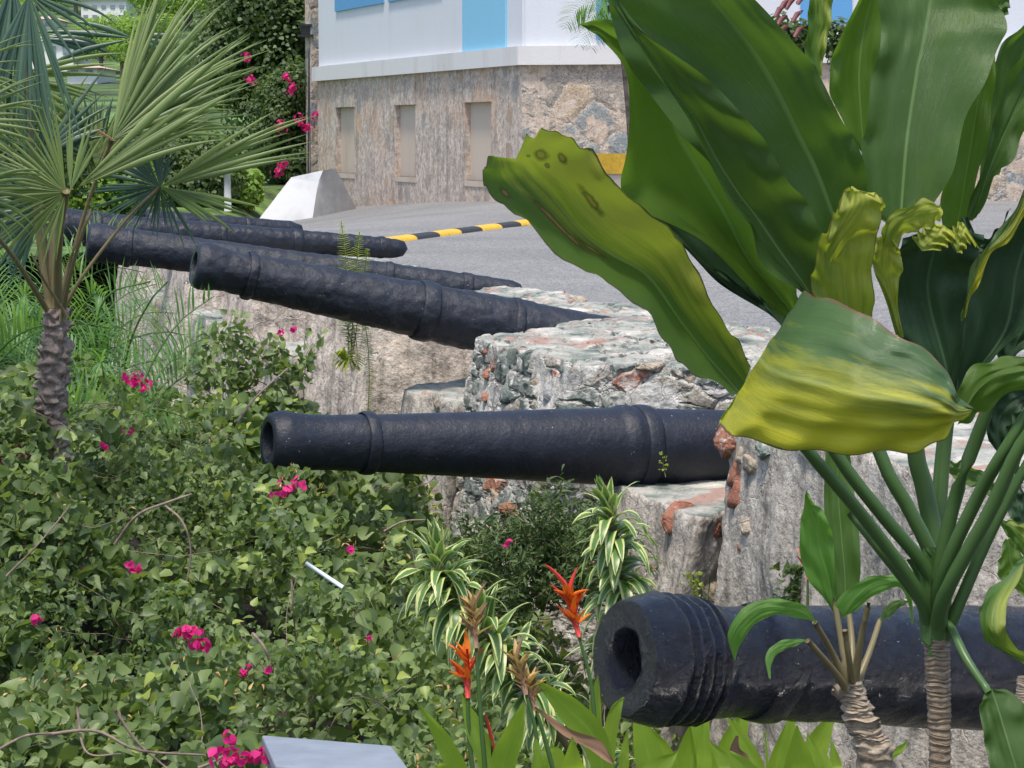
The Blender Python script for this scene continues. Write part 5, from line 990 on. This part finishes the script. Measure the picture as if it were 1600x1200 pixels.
# palm by the building
PB = thing('palm_tree', P(985, 262, 34.5), 'slender small palm in front of the white building corner', 'palm')
mb = MB(); A = crom([[*P(*p)] for p in [(986, 250, 34.5), (980, 160, 34.5), (968, 60, 34.5), (952, 8, 34.5)]], 16); mb.tube([Vector(a) for a in A], .035, 8, .05); mb.build('trunk', M['bark'], PB)
for k in range(11):
    a = k*.6+.2; H = P(952, 8, 34.5); pts = [H]; d = Vector((math.cos(a), math.sin(a)*.6, .3 if k % 3 else -.3))
    for j in range(5): pts.append(pts[-1]+d*.17); d = (d+Vector((0, 0, -.45))).normalized()
    mb = MB(); frond(mb, [tuple(p) for p in pts], .34, .03, 22, .8, .6); mb.build('frond', M['feather'], PB)
RS = near_tree('red_leaved_shrub', P(1255, 150, 31.8), P(1232, 70, 31.8), .42, 1500, 'shrub with dark red flower spikes in front of the building wall', 'tree_b', 21, leaf=.06, sq=(.9, .6, 1.3))
for k in range(9):
    mb = MB(); p = P(1232+random.uniform(-22, 22), random.uniform(5, 60), 31.4); mb.tube([p, p+Vector((.06, 0, .10)), p+Vector((.14, 0, .15))], [.03, .04, .01], 6, .2); mb.build('flower_spike', plain('dark_red', (.16,.05,.05)) if k == 0 else bpy.data.materials['dark_red'], RS)
near_tree('leafy_shrub', P(1320, 150, 31.5), P(1312, 75, 31.5), .30, 700, 'loose green shrub below the blue shutter right of the red-flowered one', 'tree_b', 22, leaf=.06, sq=(.8, .6, 1.5))
# ------------------------------------------------------------------ houses on the hill
def house(px, py0, py1, wpx, Y, label, roof, nw, rows=1):
    a, b = P(px-wpx/2, py1, Y), P(px+wpx/2, py0, Y); W_ = b.x-a.x; H = b.z-a.z; root = thing('house', (a.x+W_/2, Y, a.z-1), label, 'house', 'white houses on the hillside')
    mb = MB(); mb.box((a.x+W_/2, Y+3, a.z+H/2-1.5), (W_, 6, H+3)); mb.build('wall', M['white_trim'], root, False)
    mb = MB(); z = b.z
    if roof == 'hip': mb.add([(a.x-.3, Y-.3, z), (b.x+.3, Y-.3, z), (b.x+.3, Y+6.3, z), (a.x-.3, Y+6.3, z), (a.x+W_*.3, Y+3, z+H*.35), (b.x-W_*.3, Y+3, z+H*.35)], [(0,1,5,4), (2,3,4,5), (1,2,5), (3,0,4), (3,2,1,0)])
    else: mb.box((a.x+W_/2, Y+3, z+.12), (W_+.5, 6.5, .24))
    mb.build('roof', M['white_trim'] if roof != 'hip' else plain('pale_roof', (.55,.40,.34), .8), root, False)
    for r_ in range(rows):
        for k in range(nw):
            mb = MB(); mb.box((a.x+W_*(k+.5)/nw, Y-.03, z-H*(.35+.5*r_)), (W_/nw*.5, .1, H*.3/rows)); mb.build('window', M['box_grey'], root, False)
    return root
house(162, 0, 30, 70, 205, 'white flat-roofed house with two rows of windows at the top of the picture', 'flat', 5, 2)
house(82, 64, 104, 64, 150, 'broad white house behind the drooping palm blades', 'flat', 3)
house(128, 106, 124, 46, 124, 'low white house with a pinkish roof between palm blades', 'hip', 2)
house(330, 62, 92, 46, 160, 'small white house with a pale roof above the palm fronds', 'hip', 2)
house(66, 30, 52, 34, 190, 'tiny white house at the far left among the hillside trees', 'hip', 2)
# ------------------------------------------------------------------ small things
TB = thing('metal_box', P(540, 1300, 6.2), 'blue-grey flat metal box top poking up at the bottom edge among the leaves', 'box')
q_ = [P(432, 1194, 6.25), P(640, 1200, 6.0), P(612, 1163, 6.75), P(470, 1186, 6.75)]
c0, c1, c2 = P(430, 1196, 6.2), P(650, 1215, 6.05), P(612, 1165, 6.55); c3 = c0+(c2-c1)
mb = MB(); dn = Vector((0, 0, -.035)); mb.add([c0, c1, c2, c3, c0+dn, c1+dn, c2+dn, c3+dn], [(0,1,2,3), (7,6,5,4), (0,4,5,1), (1,5,6,2), (2,6,7,3), (3,7,4,0)]); o_ = mb.build('lid', M['box_grey'], TB, False); bv = o_.modifiers.new('bevel', 'BEVEL'); bv.width = .006; bv.segments = 2
mb = MB(); i_ = .03; cc = (c0+c1+c2+c3)/4; k4 = [cc+(c-cc)*.93+dn*1.05 for c in (c0, c1, c2, c3)]; k5 = [Vector((v.x, v.y, -3.2)) for v in k4]; mb.add(k4+k5, [(0,1,2,3), (7,6,5,4), (0,4,5,1), (1,5,6,2), (2,6,7,3), (3,7,4,0)]); mb.build('body', M['box_grey'], TB, False)
mb = MB(); a, b = P(478, 880, 8.35), P(536, 918, 8.3); mb.tube([a, (a+b)/2, b], .008, 12); pp = mb.build('pipe', M['white_pipe']); tag(pp, 'short white plastic pipe sticking out of the bougainvillea', 'pipe')
WD = thing('weed', P(1038, 740, 11.45), 'tiny sprouting weed on the sill beside the level cannon', 'weed')
mb = MB(); mb.tube([P(1040, 745, 11.4), P(1036, 725, 11.4), P(1037, 708, 11.4)], .002, 5); mb.build('stem', M['petiole'], WD)
lp = np.array([[*P(1037+random.uniform(-7, 7), random.uniform(706, 738), 11.4)] for _ in range(16)]); scatter('leaf_tuft', lp, RNG.normal(0, 1, (16, 3)), RNG.uniform(.012, .022, 16), 'fern', WD)
WE = thing('yellow_weed', P(1090, 935, 10.4), 'yellow flowering weed at the foot of the plastered wall above the nearest cannon', 'weed')
mb = MB(); mb.tube([P(1085, 960, 10.4), P(1084, 920, 10.4), P(1083, 898, 10.4)], .003, 5); mb.tube([P(1100, 960, 10.4), P(1108, 920, 10.4), P(1110, 900, 10.4)], .004, 5); mb.build('stem', M['petiole'], WE)
lp = np.array([[*P(1085+random.gauss(0, 9), random.uniform(895, 945), 10.4)] for _ in range(60)]); scatter('flowers', lp, RNG.normal(0, 1, (60, 3)), RNG.uniform(.015, .03, 60), 'fern', WE)
lp = np.array([[*P(1250+random.gauss(0, 16), random.uniform(885, 950), 9.8)] for _ in range(170)]); WF = thing('small_shrub', P(1250, 950, 9.8), 'small scrubby plant at the foot of the grey plaster behind the young plant', 'weed')
scatter('foliage', lp, RNG.normal(0, 1, (170, 3)), RNG.uniform(.02, .05, 170), 'tree_b', WF)
mb = MB(); mb.tube([P(1250, 970, 9.8), P(1248, 900, 9.8)], .004, 5); mb.build('stem', M['twig'], WF)
